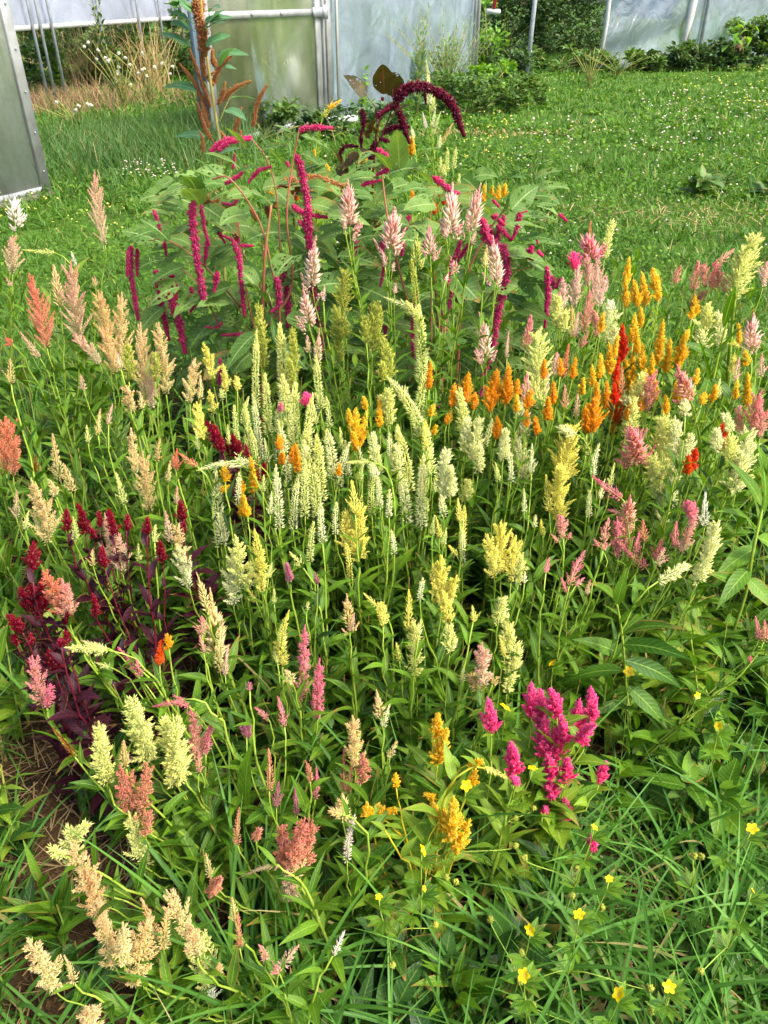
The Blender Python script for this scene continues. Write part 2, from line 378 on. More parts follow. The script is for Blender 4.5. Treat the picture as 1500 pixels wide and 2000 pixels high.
# left sliding panel
def bx_(c, sx, sy, sz, b=.004): return box(c, sx, sy, sz, b)
pn = build('sliding_panel', [bx_((-2.3, 0, HT / 2 + .03), 4.46, .012, HT - .1, 0)], M['poly'], gh)
build('panel_frame', [bx_((-.03, -.005, HT / 2), .10, .05, HT), bx_((-2.33, -.004, HT - .02), 4.5, .045, .06), bx_((-2.33, -.004, .05), 4.5, .04, .05)], M['alu'], pn)
build('rivet', [tube([(-.03, -.032 - .004, z), (-.03, -.042, z)], .009, 6) for z in np.arange(.2, HT, .32)], M['steel'], pn)
build('bottom_board', [bx_((-2.3, -.03, .012), 4.6, .14, .03)], M['timber'], pn)
# door leaf
dx0, dx1 = xs1, xs2; dm = (dx0 + dx1) / 2; dwid = dx1 - dx0
door = build('door', [bx_((dm, 0, HT / 2 + .03), dwid - .1, .014, HT - .06, 0)], M['polyg'], gh)
build('door_frame', [bx_((dx0 + .20, -.006, HT / 2), .16, .05, HT), bx_((dx1 - .12, -.006, HT / 2), .13, .05, HT), bx_((dm + .04, -.006, .06), dwid - .52, .04, .07), bx_((dm + .04, -.006, HT - .04), dwid - .52, .04, .07)], M['alu'], door)
build('middle_rail', [bx_((dm + .04, -.012, 1.34), dwid - .53, .05, .075)], M['alu'], door)
build('rail_bolt', [tube([(dm + q, -.04, 1.34), (dm + q, -.055, 1.34)], .022, 8) for q in (-.9, -.3, .35)], M['steel'], door)
build('latch', [bx_((dx1 - .12, -.05, 1.34), .34, .05, .11, .02), bx_((dx1 - .02, -.08, 1.34), .10, .06, .16, .02)], M['steel'], door)
build('gap_strip', [bx_((dx0 + .07, .0, HT / 2), .07, .04, HT - .01, 0)], M['dark'], door)  # solid dark strip drawn for the shaded gap beside the frame
build('edge_rail', [bx_((dx0, -.004, HT / 2), .06, .05, HT)], M['blue'], door)
build('door_post', [bx_((dx1 + .06, .03, HT / 2 + .1), .05, .09, HT + .2), bx_((dx1 + .2, .03, HT / 2 + .1), .12, .09, HT + .2)], M['alu'], gh)
build('post_gap', [bx_((dx1 + .115, .05, HT / 2), .055, .04, HT, 0)], M['dark'], gh)
# film covered end wall, right of the door
wx0, wx1 = dx1 + .28, xs3
def sheet(x0, x1, z0, z1, nxs, nzs, fn):
    X, Z = np.meshgrid(np.linspace(x0, x1, nxs), np.linspace(z0, z1, nzs)); Y = fn(X, Z)
    V = np.stack([X.ravel(), Y.ravel(), Z.ravel()], -1)
    F = np.array([[j * nxs + i, j * nxs + i + 1, (j + 1) * nxs + i + 1, (j + 1) * nxs + i] for j in range(nzs - 1) for i in range(nxs - 1)])
    return V, [F], np.zeros((len(V), 3))
build('film_wall', [sheet(wx0, wx1, 0, 3.4, 60, 16, lambda X, Z: .05 * np.sin(X * 2.3 + Z * .6) + .02 * np.sin(X * 7 - Z * 1.5) + .015 * np.sin(Z * 6 + X * 2.5))], M['film'], gh, smooth=True)
build('corner_post', [tube([(wx1 + .05, 0, 0), (wx1 + .05, 0, 3.5)], .04, 8), tube([(wx1 - .22, -.03, 0), (wx1 - .20, -.03, 3.5)], .03, 8)], M['alu'], gh)
build('film_batten', [bx_((wx0 + .06, -.06, 1.7), .05, .03, 3.3)], M['whitep'], gh)
build('header_beam', [bx_(((wx1 - 5) / 2, .05, HT + .25), wx1 + 5, .06, .1)], M['alu'], gh)
# far side wall seen through the doorway
SW0 = atZ(20, 53, 1.12); SW1 = atZ(372, 31.5, 1.12); ds = (SW1 - SW0)[:2]; SL = np.linalg.norm(ds); sang = math.atan2(ds[1], ds[0])
sw = empty('film_wall', (SW0[0], SW0[1], 0), 'white film side wall on grey posts seen through the open doorway', 'greenhouse wall', rz=sang)
build('side_film', [sheet(-6, SL + 9, 1.12, 3.4, 80, 6, lambda X, Z: .03 * np.sin(X * 2.1) + (Z - 1.1) ** 2 * .12)], M['filmw'], sw, smooth=True)
build('hip_rail', [bx_((SL / 2 + 1, -.04, 1.10), SL + 15, .05, .07)], M['whitep'], sw)
for px in (52, 68, 90, 185, 262, 305, 345):
    t = np.linspace(-2, SL + 2, 400); pr = [SW0[:2] + ds / SL * q for q in t]
    xx = [750 + FOC * p[0] / (p[1] * math.cos(PITCH) + .43 * math.sin(PITCH)) for p in pr]
    q = t[int(np.argmin(np.abs(np.array(xx) - px)))]
    build('side_post', [tube([(q, -.10, 0), (q, -.10, 1.5), (q, -.02, 2.4), (q, .3, 3.3)], .024, 8)], M['steel'], sw)

# second tunnel, far right
R0 = atZ(1166, 138)[:2]; R1 = atZ(1500, 112)[:2]; dr = R1 - R0; LR = np.linalg.norm(dr); dr /= LR
g2 = empty('polytunnel', (R0[0], R0[1], 0), 'loose wrinkled plastic polytunnel at the far right end of the lawn', 'greenhouse', rz=math.atan2(dr[1], dr[0]))
s2 = wallx  # noqa
def rx(px):
    lo, hi = -3.0, 30.0
    for _ in range(50):
        mid = (lo + hi) / 2; p = R0 + dr * mid; f = p[1] * math.cos(PITCH) + CAMH * math.sin(PITCH); x = 750 + FOC * p[0] / f
        if x < px: lo = mid
        else: hi = mid
    return mid
q1, q2 = rx(1323), rx(1357)
build('plastic_curtain', [sheet(0, q1, .02, 3.2, 70, 40, lambda X, Z: .05 * np.sin(Z * 7 - X * 1.3) * np.exp(-((Z - .5) / .7) ** 2) + .07 * np.sin((Z - X * .9) * 9) * np.exp(-((Z - 1.9 + X * .1) / .5) ** 2) * np.exp(-X * .6))], M['film2'], g2, smooth=True)
build('plastic_wall', [sheet(q1, LR + 10, .02, 3.2, 60, 10, lambda X, Z: .03 * np.sin(X * 2))], M['film'], g2, smooth=True)
build('curtain_edge', [tube([(0, -.03, 0), (.06, -.05, 1.0), (.02, -.04, 2), (.1, -.03, 3.2)], .05, 7)], M['whitep'], g2)
build('rolled_film', [tube([(q1 - .12, -.08, .1), (q1 + .02, -.1, 1), (q1 + .10, -.08, 2), (q1 + .12, -.08, 3.2)], np.array([.05, .10, .12, .12]), 8), tube([(q1 + .08, -.1, .05), (q1 + .2, -.1, 3.2)], .035, 6)], M['whitep'], g2)
build('post', [tube([(q2, -.05, 0), (q2 + .02, -.05, 3.3)], .045, 8)], M['steel'], g2)
build('barrel', [tube([(q1 - .2, 1.4, 1.0), (q1 - .2, 1.4, 2.6)], .8, 16)], plain('blue_barrel_plastic', (50, 84, 170), .5), g2)
build('sill_board', [bx_((rx(1420), -.1, .06), 1.6, .12, .12)], M['whitep'], g2)

# lone pole and red handled tool between the tunnels
pb = atY(1034, 82, 19.5); po = empty('steel_pole', (pb[0], pb[1], 0), 'grey steel pole standing before the dark shrubs between the tunnels', 'pole')
build('pole', [tube([(0, 0, 0), (.03, 0, 1.0), (.08, 0, 3.2)], .05, 8)], M['steel'], po)
hp = atY(962, 22, 17.5); ho = empty('hanging_tool', (hp[0], hp[1], hp[2]), 'red handled crank hanging beside the corner of the greenhouse', 'tool')
build('handle', [tube([(.02, 0, .04), (.06, 0, .45), (.08, 0, .7)], .04, 8)], M['redp'], ho)
build('crosspiece', [tube([(-.12, 0, 0), (.14, 0, -.01)], .045, 8)], M['whitep'], ho)
wt = atZ(676, 243); wo = build('white_tray', [box((0, 0, .06), .34, .2, .1, .02), box((-.3, .1, .04), .22, .18, .07, .02)], M['whitep'], None, (wt[0], wt[1], 0))
prop(wo, 'small white tray lying at the foot of the film wall', 'tray')
# ------------------------------------------------------------------ flower builders
GA = 2.39996
def perp(D):
    h = np.array([1., 0, 0]) if abs(D[2]) > .9 else np.array([0, 0, 1.])
    U = np.cross(D, h); U /= np.linalg.norm(U); return U, np.cross(D, U)
def spike_florets(P0, D, L, W, n, fl, fw, th0, th1, t0=0., t1=1., prof=None, inset=.12, start=0.0):
    U, Wv = perp(D); s = start + (1 - start) * (np.arange(n) + rng.random(n) * .6) / n
    a = np.arange(n) * GA + rng.random() * 6 + rng.normal(0, .25, n)
    rad = U[None] * np.cos(a)[:, None] + Wv[None] * np.sin(a)[:, None]
    pr = np.array([prof(x) for x in s]) if prof else (1 - s * .75)
    th = th0 + (th1 - th0) * s + rng.normal(0, .12, n)
    B = P0[None] + D[None] * (L * s)[:, None] + rad * (W * inset * pr)[:, None]
    dr = rad * np.sin(th)[:, None] + D[None] * np.cos(th)[:, None]
    ln = fl * pr ** .5 * rng.uniform(.75, 1.2, n)
    return florets(B, dr, ln, fw * rng.uniform(.8, 1.2, n), t0 + (t1 - t0) * s, rng.random(n))
def plume(kind, D, L, W, bend):
    """local geometry of one inflorescence from its base at the origin."""
    parts = []; Z0 = np.zeros(3); U, Wv = perp(D)
    taper = lambda s: min(1, .75 + s) * (1 - s ** 2.6 * .9)
    cone = lambda s: (1 - s) ** .75 * .95 + .08
    def side_spikes(M, phi, reach, fln, fl, fw, s1=.86, den=900, top=.35, con=(.72, 1.5)):
        for i in range(M):
            s = s1 * (i + rng.random() * .5) / M; a = i * GA + rng.normal(0, .3)
            rad = U * math.cos(a) + Wv * math.sin(a); ph = phi * (1.05 - .4 * s) + rng.normal(0, .08)
            d = rad * math.sin(ph) + D * math.cos(ph); d /= np.linalg.norm(d)
            l = reach / math.sin(phi) * (1 - con[0] * s ** con[1]) * rng.uniform(.65, 1.2) * (.75 + .25 * min(1, s * 6))
            p0 = D * L * s; n = max(5, int(l * den))
            parts.append(spike_florets(p0, d, l, fl * 1.1, n, fl, fw, 1.0, .25, s * .6, min(1, s * .6 + .55), start=.12))
            parts.append(tube(np.array([p0, p0 + d * l * .8]), .0009, 3))
    if kind == 'w':
        parts.append(spike_florets(Z0, D, L, W, max(22, int(L * 900)), max(.009, W * .55), max(.0019, W * .1), .95, .12, prof=taper))
        for i in range(3): 
            a = rng.random() * 6.28; rad = U * math.cos(a) + Wv * math.sin(a); d = rad * .55 + D * .83
            parts.append(spike_florets(D * L * rng.uniform(.0, .15), d, W * rng.uniform(.8, 1.5), W * .3, 14, W * .3, W * .1, .8, .2))
    elif kind == 'n':
        parts.append(spike_florets(Z0, D, L * .84, W, max(36, int(L * 1050)), max(.008, W * .42), max(.0021, W * .115), 1.15, .7, 0, .5, prof=lambda s: .95 - .25 * s, inset=.2))
        parts.append(spike_florets(D * L * .72, D, L * .28, W * .8, max(16, int(L * 240)), max(.012, W * .5), max(.002, W * .09), .65, .08, .6, 1., prof=lambda s: 1 - s * .5))
        side_spikes(max(2, int(L * 22)), .5, W * .45, 0, W * .26, W * .11, .5, 700)
    elif kind == 'b':
        parts.append(spike_florets(Z0, D, L * .66, W, max(26, int(L * 620)), W * .66, W * .12, .95, .3, 0, .55, prof=lambda s: min(1, .55 + s * 1.3) * (1.12 - .45 * s), inset=.1))
        parts.append(spike_florets(D * L * .55, D, L * .45, W * .5, 34, W * .30, W * .09, .6, .06, .55, 1, prof=lambda s: 1 - s * .85, inset=.08))
        for i in range(3):
            a = rng.random() * 6.28; rad = U * math.cos(a) + Wv * math.sin(a); d = rad * .5 + D * .86
            parts.append(spike_florets(-D * L * rng.uniform(.05, .25) + rad * W * .25, d, W * rng.uniform(.7, 1.1), W * .25, 14, W * .3, W * .11, .55, .1, .3, .9))
    elif kind == 'p':
        side_spikes(int(np.clip(L * 165, 9, 30)), .60, W * .54, 0, .0112, .0024, .84, 760)
        parts.append(spike_florets(Z0, D, L, W * .35, int(L * 900), .0095, .0028, .9, .15, .1, 1., prof=lambda s: 1.1 - s * .8))
    elif kind == 'f':
        M_ = int(np.clip(L * 420, 16, 70))
        for i in range(M_):
            s = .9 * (i + rng.random() * .5) / M_; a = i * GA + rng.normal(0, .3); rad = U * math.cos(a) + Wv * math.sin(a)
            ph = .85 * (1.05 - .5 * s) + rng.normal(0, .12); d = rad * math.sin(ph) + D * math.cos(ph); l = W * .56 / .75 * (1 - .6 * s ** 1.6) * rng.uniform(.7, 1.15) * (.6 + .4 * min(1, s * 5))
            parts.append(spike_florets(D * L * s, d, l, .0062, max(7, int(l * 620)), .0122, .0024, .75, .08, .1, 1.0, start=.1, prof=lambda q: 1 - .45 * q))
        parts.append(spike_florets(D * L * .6, D, L * .42, W * .2, 40, .010, .0026, .7, .08, .4, 1.))
    elif kind == 'd':
        side_spikes(int(np.clip(L * 400, 14, 46)), .72, W * .54, 0, .0088, .0023, .9, 1150, con=(.94, .9))
        parts.append(spike_florets(Z0, D, L, W * .4, int(L * 1500), .006, .0024, 1.0, .2, .1, 1.))
    parts.append(tube(np.array([Z0, D * L * .45, D * L * .9]), np.array([.0019, .0013, .0006]), 5))
    # a gentle bend of the whole plume
    out = []
    for V, F, A in parts:
        s = (V @ D) / L; V = V + bend[None] * (np.clip(s, 0, 1.4) ** 2)[:, None] * L
        out.append((V, F, A))
    return out

YT = [0, 200, 350, 500, 600, 700, 800, 900, 1000, 1100, 1200, 1300, 1400, 1500, 1600, 1700, 1800, 1950]
HTAB = [1.45, 1.15, .95, .92, .88, .82, .75, .70, .65, .60, .56, .52, .50, .47, .45, .42, .40, .36]
def tipH(y): return float(np.interp(y, YT, HTAB))
def yat(px, py, H): r = ray(px, py); return r[1] * (H - CAMH) / r[2]
GREEN = {'leafp': 'stemd'}
def stem_leaves(path, n, Lm, prof=lancep, s0=.12, s1=.95, wr=(.2, .3), az0=None):
    """leaves set spirally along a stem polyline: returns strip args."""
    seg = np.linalg.norm(np.diff(path, axis=0), axis=1); cum = np.concatenate([[0], np.cumsum(seg)]); T = cum[-1]
    s = np.linspace(s0, s1, n) + rng.normal(0, .02, n); s = np.clip(s, .02, .99)
    B = np.stack([np.interp(s * T, cum, path[:, k]) for k in range(3)], -1)
    az = (rng.random() * 6.28 if az0 is None else az0) + np.arange(n) * GA + rng.normal(0, .3, n)
    sz = Lm * (1.08 - .72 * s ** 1.5) * rng.uniform(.75, 1.2, n)
    phi = rng.uniform(.3, .8, n) + .25 * (1 - s); kap = rng.uniform(.2, 1.1, n)
    return B, az, phi, kap, sz, sz * rng.uniform(wr[0], wr[1], n)
def kink(P):
    k = np.zeros_like(P); k[1:-2] = rng.normal(0, .0022, (len(P) - 3, 3)); return P + k
def celosia(label, pal, spec, H=None, leaf='leaf', lm=1.0, root=None, Lleaf=.115, group='celosia plants in the flower bed', name='celosia_plant', cat='celosia', wr=(.16, .25), stem=None, stemr=.0023, dens=1.0):
    items = []
    for tk in spec.split(';'):
        tk = tk.split()
        if not tk: continue
        kp = tk[0].split(':'); items.append((kp[0], kp[1] if len(kp) > 1 else pal, *[float(x) for x in tk[1:6]]))
    k0 = items[0]; H0 = H or tipH(k0[3]); Y0 = yat(k0[2], k0[3], H0)
    pl = []
    for it in items:
        kind, p, tx, ty, bx, by, w = it
        Yi = Y0 + (yat(tx, ty, tipH(ty)) - yat(k0[2], k0[3], tipH(k0[3]))) * .35
        Yi = max(.35, Yi) + rng.normal(0, .012)
        tilt = rng.normal(0, .02)
        T = atY(tx, ty, Yi + tilt); Bp = atY(bx, by, Yi)
        if Bp[2] < .12: Bp = atZ(bx, by, .12); T = atY(tx, ty, Bp[1] + .01)
        D = T - Bp; L = np.linalg.norm(D); D /= L; W = {'d': 1.08 if p == 'crimson' else 1.3, 'n': .86, 'f': 1.02}.get(kind, 1.06) * w * depth(bx, by, Yi) / FOC
        pl.append((kind, p, Bp, D, L, W))
    if root is not None: r0 = atY(root, 1000, Y0); rx_, ry_ = r0[0], Y0 - .02
    else:
        rx_ = np.mean([q[2][0] for q in pl]) * .93 + rng.normal(0, .01); ry_ = np.mean([q[2][1] for q in pl]) - .02
    o = empty(name, (rx_, ry_, 0), label, cat, group); O = np.array([rx_, ry_, 0])
    st = M[stem] if stem else M[GREEN.get(leaf, 'stem')]
    stems, LV = [], []
    order = sorted(pl, key=lambda q: -q[2][2]); main = None
    for i, (kind, p, Bp, D, L, W) in enumerate(order):
        b = Bp - O; dz = b[2]
        if main is None:
            path = bez(np.array([0, 0, 0.]), np.array([b[0] * .15, b[1] * .2, dz * .45]), b - D * min(.11, dz * .3), b, 14); path = kink(path); main = path
            stems.append(tube(path, np.linspace(stemr * 1.5, .0014, 14), 6)); nl = int(max(5, dz * 36) * lm)
            LV.append(stem_leaves(path, nl, Lleaf, wr=wr, s0=.1))
        else:
            j = int(np.clip(np.interp(dz * rng.uniform(.2, .5), main[:, 2], np.arange(14)), 0, 12)); s0 = main[j]
            if len(order) > 3 and i % 2 and rng.random() < .5: s0 = np.array([rng.normal(0, .02), rng.normal(0, .02), 0.])
            path = bez(s0, s0 + (b - s0) * np.array([.25, .25, .4]), b - D * min(.07, np.linalg.norm(b - s0) * .3), b, 12); path = kink(path)
            stems.append(tube(path, np.linspace(stemr, .0011, 12), 5)); ln = np.linalg.norm(b - s0)
            LV.append(stem_leaves(path, int(max(3, ln * 26) * lm * .9), Lleaf * .75, wr=wr, s0=.15))
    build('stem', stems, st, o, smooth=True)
    if LV:
        a = [np.concatenate([q[k] for q in LV]) for k in range(6)]
        if dens != 1.0: pass
        build('foliage', [strips(a[0], a[1], a[2], a[3], a[4], a[5], lancep, 6, .35, rng.normal(0, .3, len(a[0])), wave=.12)], M[leaf], o, smooth=True)
    for kind, p, Bp, D, L, W in pl:
        U, Wv = perp(D); bend = U * rng.normal(0, .06) + Wv * rng.normal(0, .06)
        q = build('flower_spike' if kind in 'wnb' else 'flower_plume', plume(kind, D, L, W, bend), M['f_' + p], o, loc=Bp - O)
    return o

T_ = [
# label, palette, spikes, options
("white tipped celosia spike standing highest at the far left edge against the lawn", 'whitep', "b 28 385 30 437 30;w 18 436 30 452 8", dict(root=70)),
("small pale pink celosia plume touching the left picture edge below the greenhouse panel", 'pinkc', "p 20 462 24 535 34;w 14 540 20 560 10", dict(root=60)),
("tall pink and cream celosia plume rising alone in front of the open doorway", 'pinkc', "p 166 338 205 478 40;w 183 540 190 556 8", dict(root=225)),
("celosia with a large salmon red plume left of the big pink one", 'salmonr', "p 62 535 92 680 46;w:pinkc 38 650 78 700 15;w 12 662 24 672 16", dict()),
("celosia with a long shaggy pink plume bending over to a white tipped lower end", 'pinkc', "p 128 508 155 665 56;w:peachcream 105 520 118 600 24;p:pinkc 150 650 195 712 34", dict(root=150)),
("celosia with a sideways cream spike and white bud under a long green leaf", 'cream', "w 48 490 108 494 13;w:white 140 492 148 520 10;w:peach 180 540 186 560 6", dict(root=200, lm=1.4, Lleaf=.15)),
("celosia with two tall peach plumes left of the drooping crimson tassels", 'peach', "p 197 565 216 690 42;p:peachcream 233 572 238 725 44;p 206 640 226 730 36", dict(root=235)),
("celosia with three peach and cream plumes below the drooping crimson tassels", 'peachcream', "p 270 640 285 785 42;p 312 628 325 770 42;p:pinkc 290 690 296 800 30", dict()),
("celosia with one slim peach cream plume beside the lime green one", 'peachcream', "p 372 700 371 788 34;w 392 735 392 780 16", dict()),
("small lime plume showing between the peach celosias on the left", 'lime', "f 248 672 252 745 24;f 306 690 304 745 18", dict(H=.84)),
("low peach celosia with several short loose spikes under the tall peach plumes", 'peachcream', "p 252 755 258 808 28;w 276 768 278 800 16;w:pinkc 228 690 236 720 14;w:pinkc 160 730 162 760 14", dict()),
("celosia with a broad fuzzy salmon plume cut by the left picture edge", 'salmon', "p 8 815 12 925 62;p 30 850 26 930 30;w:rust 68 890 66 925 14", dict()),
("slender cream celosia with two pinkish tips above the dark crimson patch", 'peachcream', "w 98 855 118 938 22;w 132 905 140 962 20;w:cream 70 935 74 980 12;w:cream 96 935 100 950 8", dict(root=150)),
("upright celosia spike fading from peach to cream in the gap left of centre", 'peachcream', "p 252 838 265 925 24;p 278 880 292 1000 40;w:cream 228 925 244 985 18", dict(root=285)),
("peach and cream celosia with a wide loose head left of the crimson plumes", 'peachcream', "p 68 940 78 1010 26;p 80 985 92 1062 58;p 100 945 110 970 16", dict(root=160)),
("thin cream celosia spikelets rising among the crimson plumes", 'cream', "w 150 1012 146 1055 16;w 300 1028 302 1060 16;w 268 1064 272 1096 14;w:peach 176 1074 182 1106 15", dict(lm=.6)),
("celosia with a pink and peach plume in front of the crimson clump", 'pinkc', "p 200 1008 222 1110 30;p 232 1045 240 1120 34;w 225 1060 228 1110 18", dict(root=270)),
("celosia with a pink tipped top and wide cream lower plume left of centre", 'creamw', "w:pinkc 320 995 335 1060 20;p:peachcream 345 1030 352 1090 36;p 352 1065 370 1148 48", dict(root=385)),
("celosia with one fluffy coral pink plume over the crimson clump", 'rose', "p:salmon 97 1108 122 1205 44;p 130 1130 135 1208 40;p 118 1140 126 1205 36", dict(root=190)),
("pink celosia plume low at the left edge above the dry straw", 'pink', "p:rose 68 1290 82 1378 40;p 96 1335 92 1382 22", dict(root=110)),
("celosia arching left with a long cream spike lying nearly flat", 'cream', "p 130 1262 212 1270 24;w 186 1293 214 1302 15;w:peachcream 160 1255 200 1262 12", dict(root=300)),
("pink celosia spikelets on the arching stem left of the tiny orange plume", 'pink', "w 228 1266 262 1296 13;w 270 1282 272 1322 17;w:rose 248 1290 262 1310 12", dict(root=330, lm=.6)),
("pink celosia spike nodding to the left beneath the peach and pink spike", 'pink', "w 302 1382 360 1366 19;w 345 1370 368 1380 16", dict(root=420, lm=.6)),
("big peach pink celosia spike on a thick pale stem, tip leaning left", 'peach', "b:peach 390 1118 405 1195 22;b 414 1155 424 1288 44;n:peachcream 424 1215 428 1300 26;w:pinkw 440 1260 440 1320 14", dict(root=450, stemr=.0042, lm=1.3)),
("small rose pink celosia spike hugging the thick pale stem", 'rose', "w 394 1206 395 1238 24;w 392 1240 398 1275 14", dict(lm=.5)),
# yellow and cream, centre left
("celosia with four short lemon yellow plumes beside the crimson cockscomb heads", 'yellow', "p 406 668 416 742 24;p 438 712 441 765 17;p 464 738 464 764 15;p 410 764 416 808 18;w:cream 432 758 434 780 14", dict()),
("single lemon yellow plume left of the dark crimson heads", 'yellow', "p 378 788 396 862 28;w:cream 383 838 388 880 12", dict()),
("lime green feathery spike directly left of the tall cream spikes", 'lime', "f 508 592 510 700 26;f 516 620 514 720 20", dict(H=.9)),
("lime green feathery spike just right of the tallest cream pair", 'lime', "f 570 642 576 735 24;f 566 700 572 760 18", dict(H=.86)),
("tall beaded cream spike, left one of the central pair", 'cream', "n 496 650 500 800 22;n 520 735 524 850 26;n:creamw 500 780 508 900 22", dict()),
("tallest beaded cream spike in the left of the central drift, tufted at its tip", 'cream', "n 548 632 556 790 34;n 556 740 562 850 34;n:creamw 538 790 546 900 28", dict(H=.86)),
("cream celosia with twin spikes behind the small hot pink bloom", 'cream', "n 575 752 572 880 32;n 598 775 600 905 28;n 585 830 588 960 32;n:creamw 560 820 562 960 26", dict()),
("cream celosia nodding spikes left of the small golden plumes", 'cream', "w 468 778 478 830 18;n 490 790 484 870 20;n 480 850 488 920 16;n 500 845 504 935 16", dict()),
("cream celosia with full white flowered spikes below the pair of red heads", 'creamw', "n 545 915 545 1032 26;n 571 930 573 1035 24;n:cream 592 898 596 1010 26;w 536 905 538 960 16", dict()),
("broad cream celosia clump right of the golden plumes", 'creamw', "n:cream 622 845 626 980 36;n 645 840 652 935 32;n:cream 608 885 622 1010 32;n 660 870 662 950 22;w 590 860 600 900 18", dict()),
("cream celosia spike drooping far left over the crimson heads", 'creamw', "w 384 917 440 902 17;w 425 905 492 904 24", dict(root=570, lm=1.25)),
("full cream celosia spike standing above the pale tufted pair", 'creamw', "n 418 925 432 1068 34;w 425 1000 438 1062 24", dict()),
("pair of fuzzy white green celosia tufts near the centre left", 'creamw', "p:cream 466 1052 470 1148 44;p 448 1090 456 1182 42;p:cream 490 1090 486 1150 24", dict()),
("pale yellow celosia spike right beside the white green tufts", 'yellow', "w 500 1030 505 1090 22;p 505 1065 512 1155 26;w:cream 528 1100 524 1130 13;w 485 1150 500 1176 13;w:cream 534 1150 536 1180 10", dict()),
("slim beaded cream spike in front of the central cream drift", 'creamw', "n:cream 608 1018 605 1096 20;n 622 985 630 1060 22", dict()),
("small cream celosia spike leaning left in the centre leaves", 'cream', "w 566 1078 590 1106 15;w 604 1175 600 1190 9", dict(root=620)),
("yellow celosia with tall clustered plumes left of the white beaded spikes", 'yellow', "w 690 940 694 1005 24;f 672 1000 684 1085 40;f 698 990 702 1095 34;n 684 1062 683 1132 18", dict()),
("thin white beaded celosia spikes behind the tall yellow cluster", 'creamw', "n 652 985 655 1045 15;n 757 960 760 1010 15;n:creamw 768 1042 770 1082 15", dict(lm=.6)),
("cream celosia bowing left then hanging down beside the tall yellow cluster", 'creamw', "w:cream 675 903 722 902 13;n 718 905 735 930 24;n:cream 718 910 726 1005 20;n 740 930 742 990 18", dict(root=755)),
("olive cream spikelet pair at the foot of the white green tufts", 'yellow', "w:yellow 546 1195 550 1262 22;f:yellow 548 1240 552 1302 26;w:cream 536 1262 542 1296 14", dict()),
# bracted pink/white top group
("pink and white bracted celosia spike above two lower ones, left of the lime plume", 'pinkw', "b 607 462 610 560 34;b 592 562 603 632 32;w 632 560 632 590 9", dict(H=1.02, root=700)),
("celosia spike with pink pointed tip over a cream beaded body", 'pinkc', "b 621 640 620 710 20;n:cream 616 700 626 800 24;w:cream 612 790 618 830 14;w 596 655 604 690 14", dict(H=.86, root=665)),
("pink bracted celosia on a long pale stem leaning right, left of its row", 'pinkw', "b 680 352 682 442 38;w 692 455 690 472 7;w 670 425 674 450 8", dict(H=1.15, root=760)),
("pink bracted celosia spike directly above the tall lime and cream spike", 'pinkw', "b 768 405 762 488 40;w 748 490 752 520 11;w 770 515 766 530 7;w 773 555 771 575 9", dict(H=1.09, root=775)),
("celosia with pink bracts on the left of the close pair right of centre", 'pinkw', "b 882 360 879 460 40;w 868 445 872 465 12;w 875 535 870 550 8", dict(H=1.14, root=835)),
("celosia with pink bracts on the right of the close pair, tallest pink tip there", 'pinkw', "b 932 358 920 450 34;w 928 452 922 478 12", dict(H=1.14, root=850)),
("small pale pink cone celosia between the bracted spikes", 'pinkw', "b 840 440 841 500 28;w 886 520 890 528 24", dict(H=1.04)),
("pale pink bracted celosia beside the long beaded crimson tassel", 'pinkw', "b 972 462 968 550 32;w 978 520 974 545 14;w:peach 952 480 948 525 16", dict(H=1.02, root=900)),
("lower bracted pink celosia crossing the long beaded crimson tassel", 'pinkw', "b 945 610 949 702 34;w 930 680 940 712 14;w 990 648 990 700 8", dict(H=.84, root=925)),
("tall lime tufted celosia spike with a long beaded body, the highest in the centre", 'cream', "b:lime 813 460 812 520 26;n:lime 812 515 816 650 22;n 822 600 824 745 34;n:cream 815 735 818 860 30;w:creamw 750 582 800 600 15;w 792 590 815 620 22", dict(H=1.04, root=840, stemr=.0036)),
("lime feathery plume behind the pink bracted stem, tallest of the three lime ones", 'lime', "f 667 530 668 620 40;f 660 600 662 710 30;f 672 620 676 660 26", dict(H=.92)),
("wide lime green feathery plume right of the tallest lime one", 'lime', "f 740 592 728 690 40;f 712 620 716 670 26", dict(H=.9)),
("short lime plume low behind the pink bracted stems", 'lime', "f 754 662 762 740 30;f 744 710 750 745 18", dict(H=.86)),
# centre cream
("arched cream celosia spike bending to the upper left below the tallest central spike", 'cream', "w:creamw 762 730 792 778 22;n 788 762 820 835 34", dict(root=790)),
("loose cream celosia spray left of the arched spike", 'cream', "f 752 757 762 830 26;f 745 775 752 800 14;n 775 835 778 860 16", dict()),
("big cluster of five cream and yellow spikes at the very centre", 'creamw', "n:cream 800 848 798 960 32;n 792 920 794 1022 32;n:yellow 828 825 833 880 22;n 820 895 822 1030 30;n:cream 842 880 838 930 18;n:cream 782 920 784 960 14", dict(stemr=.004)),
("yellow tipped cream spike on the right of the central cluster", 'cream', "n:cream 836 828 842 930 30;n:yellow 826 900 830 1000 22;n 848 930 846 960 12", dict(H=.72)),
("loose cream celosia spray right of the central cluster", 'creamw', "f 872 880 867 975 36;f 886 915 880 970 18;n 862 970 866 1005 22", dict()),
("tall feathery cream celosia with open branches in front of the orange plumes", 'creamw', "f:cream 906 758 905 850 22;f 912 820 908 885 26;f 932 815 926 905 30;n 962 822 946 872 18;f 940 870 934 925 22;f:cream 916 935 908 980 22", dict(root=900)),
("yellow tipped slim celosia spike below the open branched cream one", 'yellow', "w 894 975 898 1020 18;n 906 995 902 1075 20;n:creamw 902 1035 903 1100 16;w 875 1062 892 1085 11", dict()),
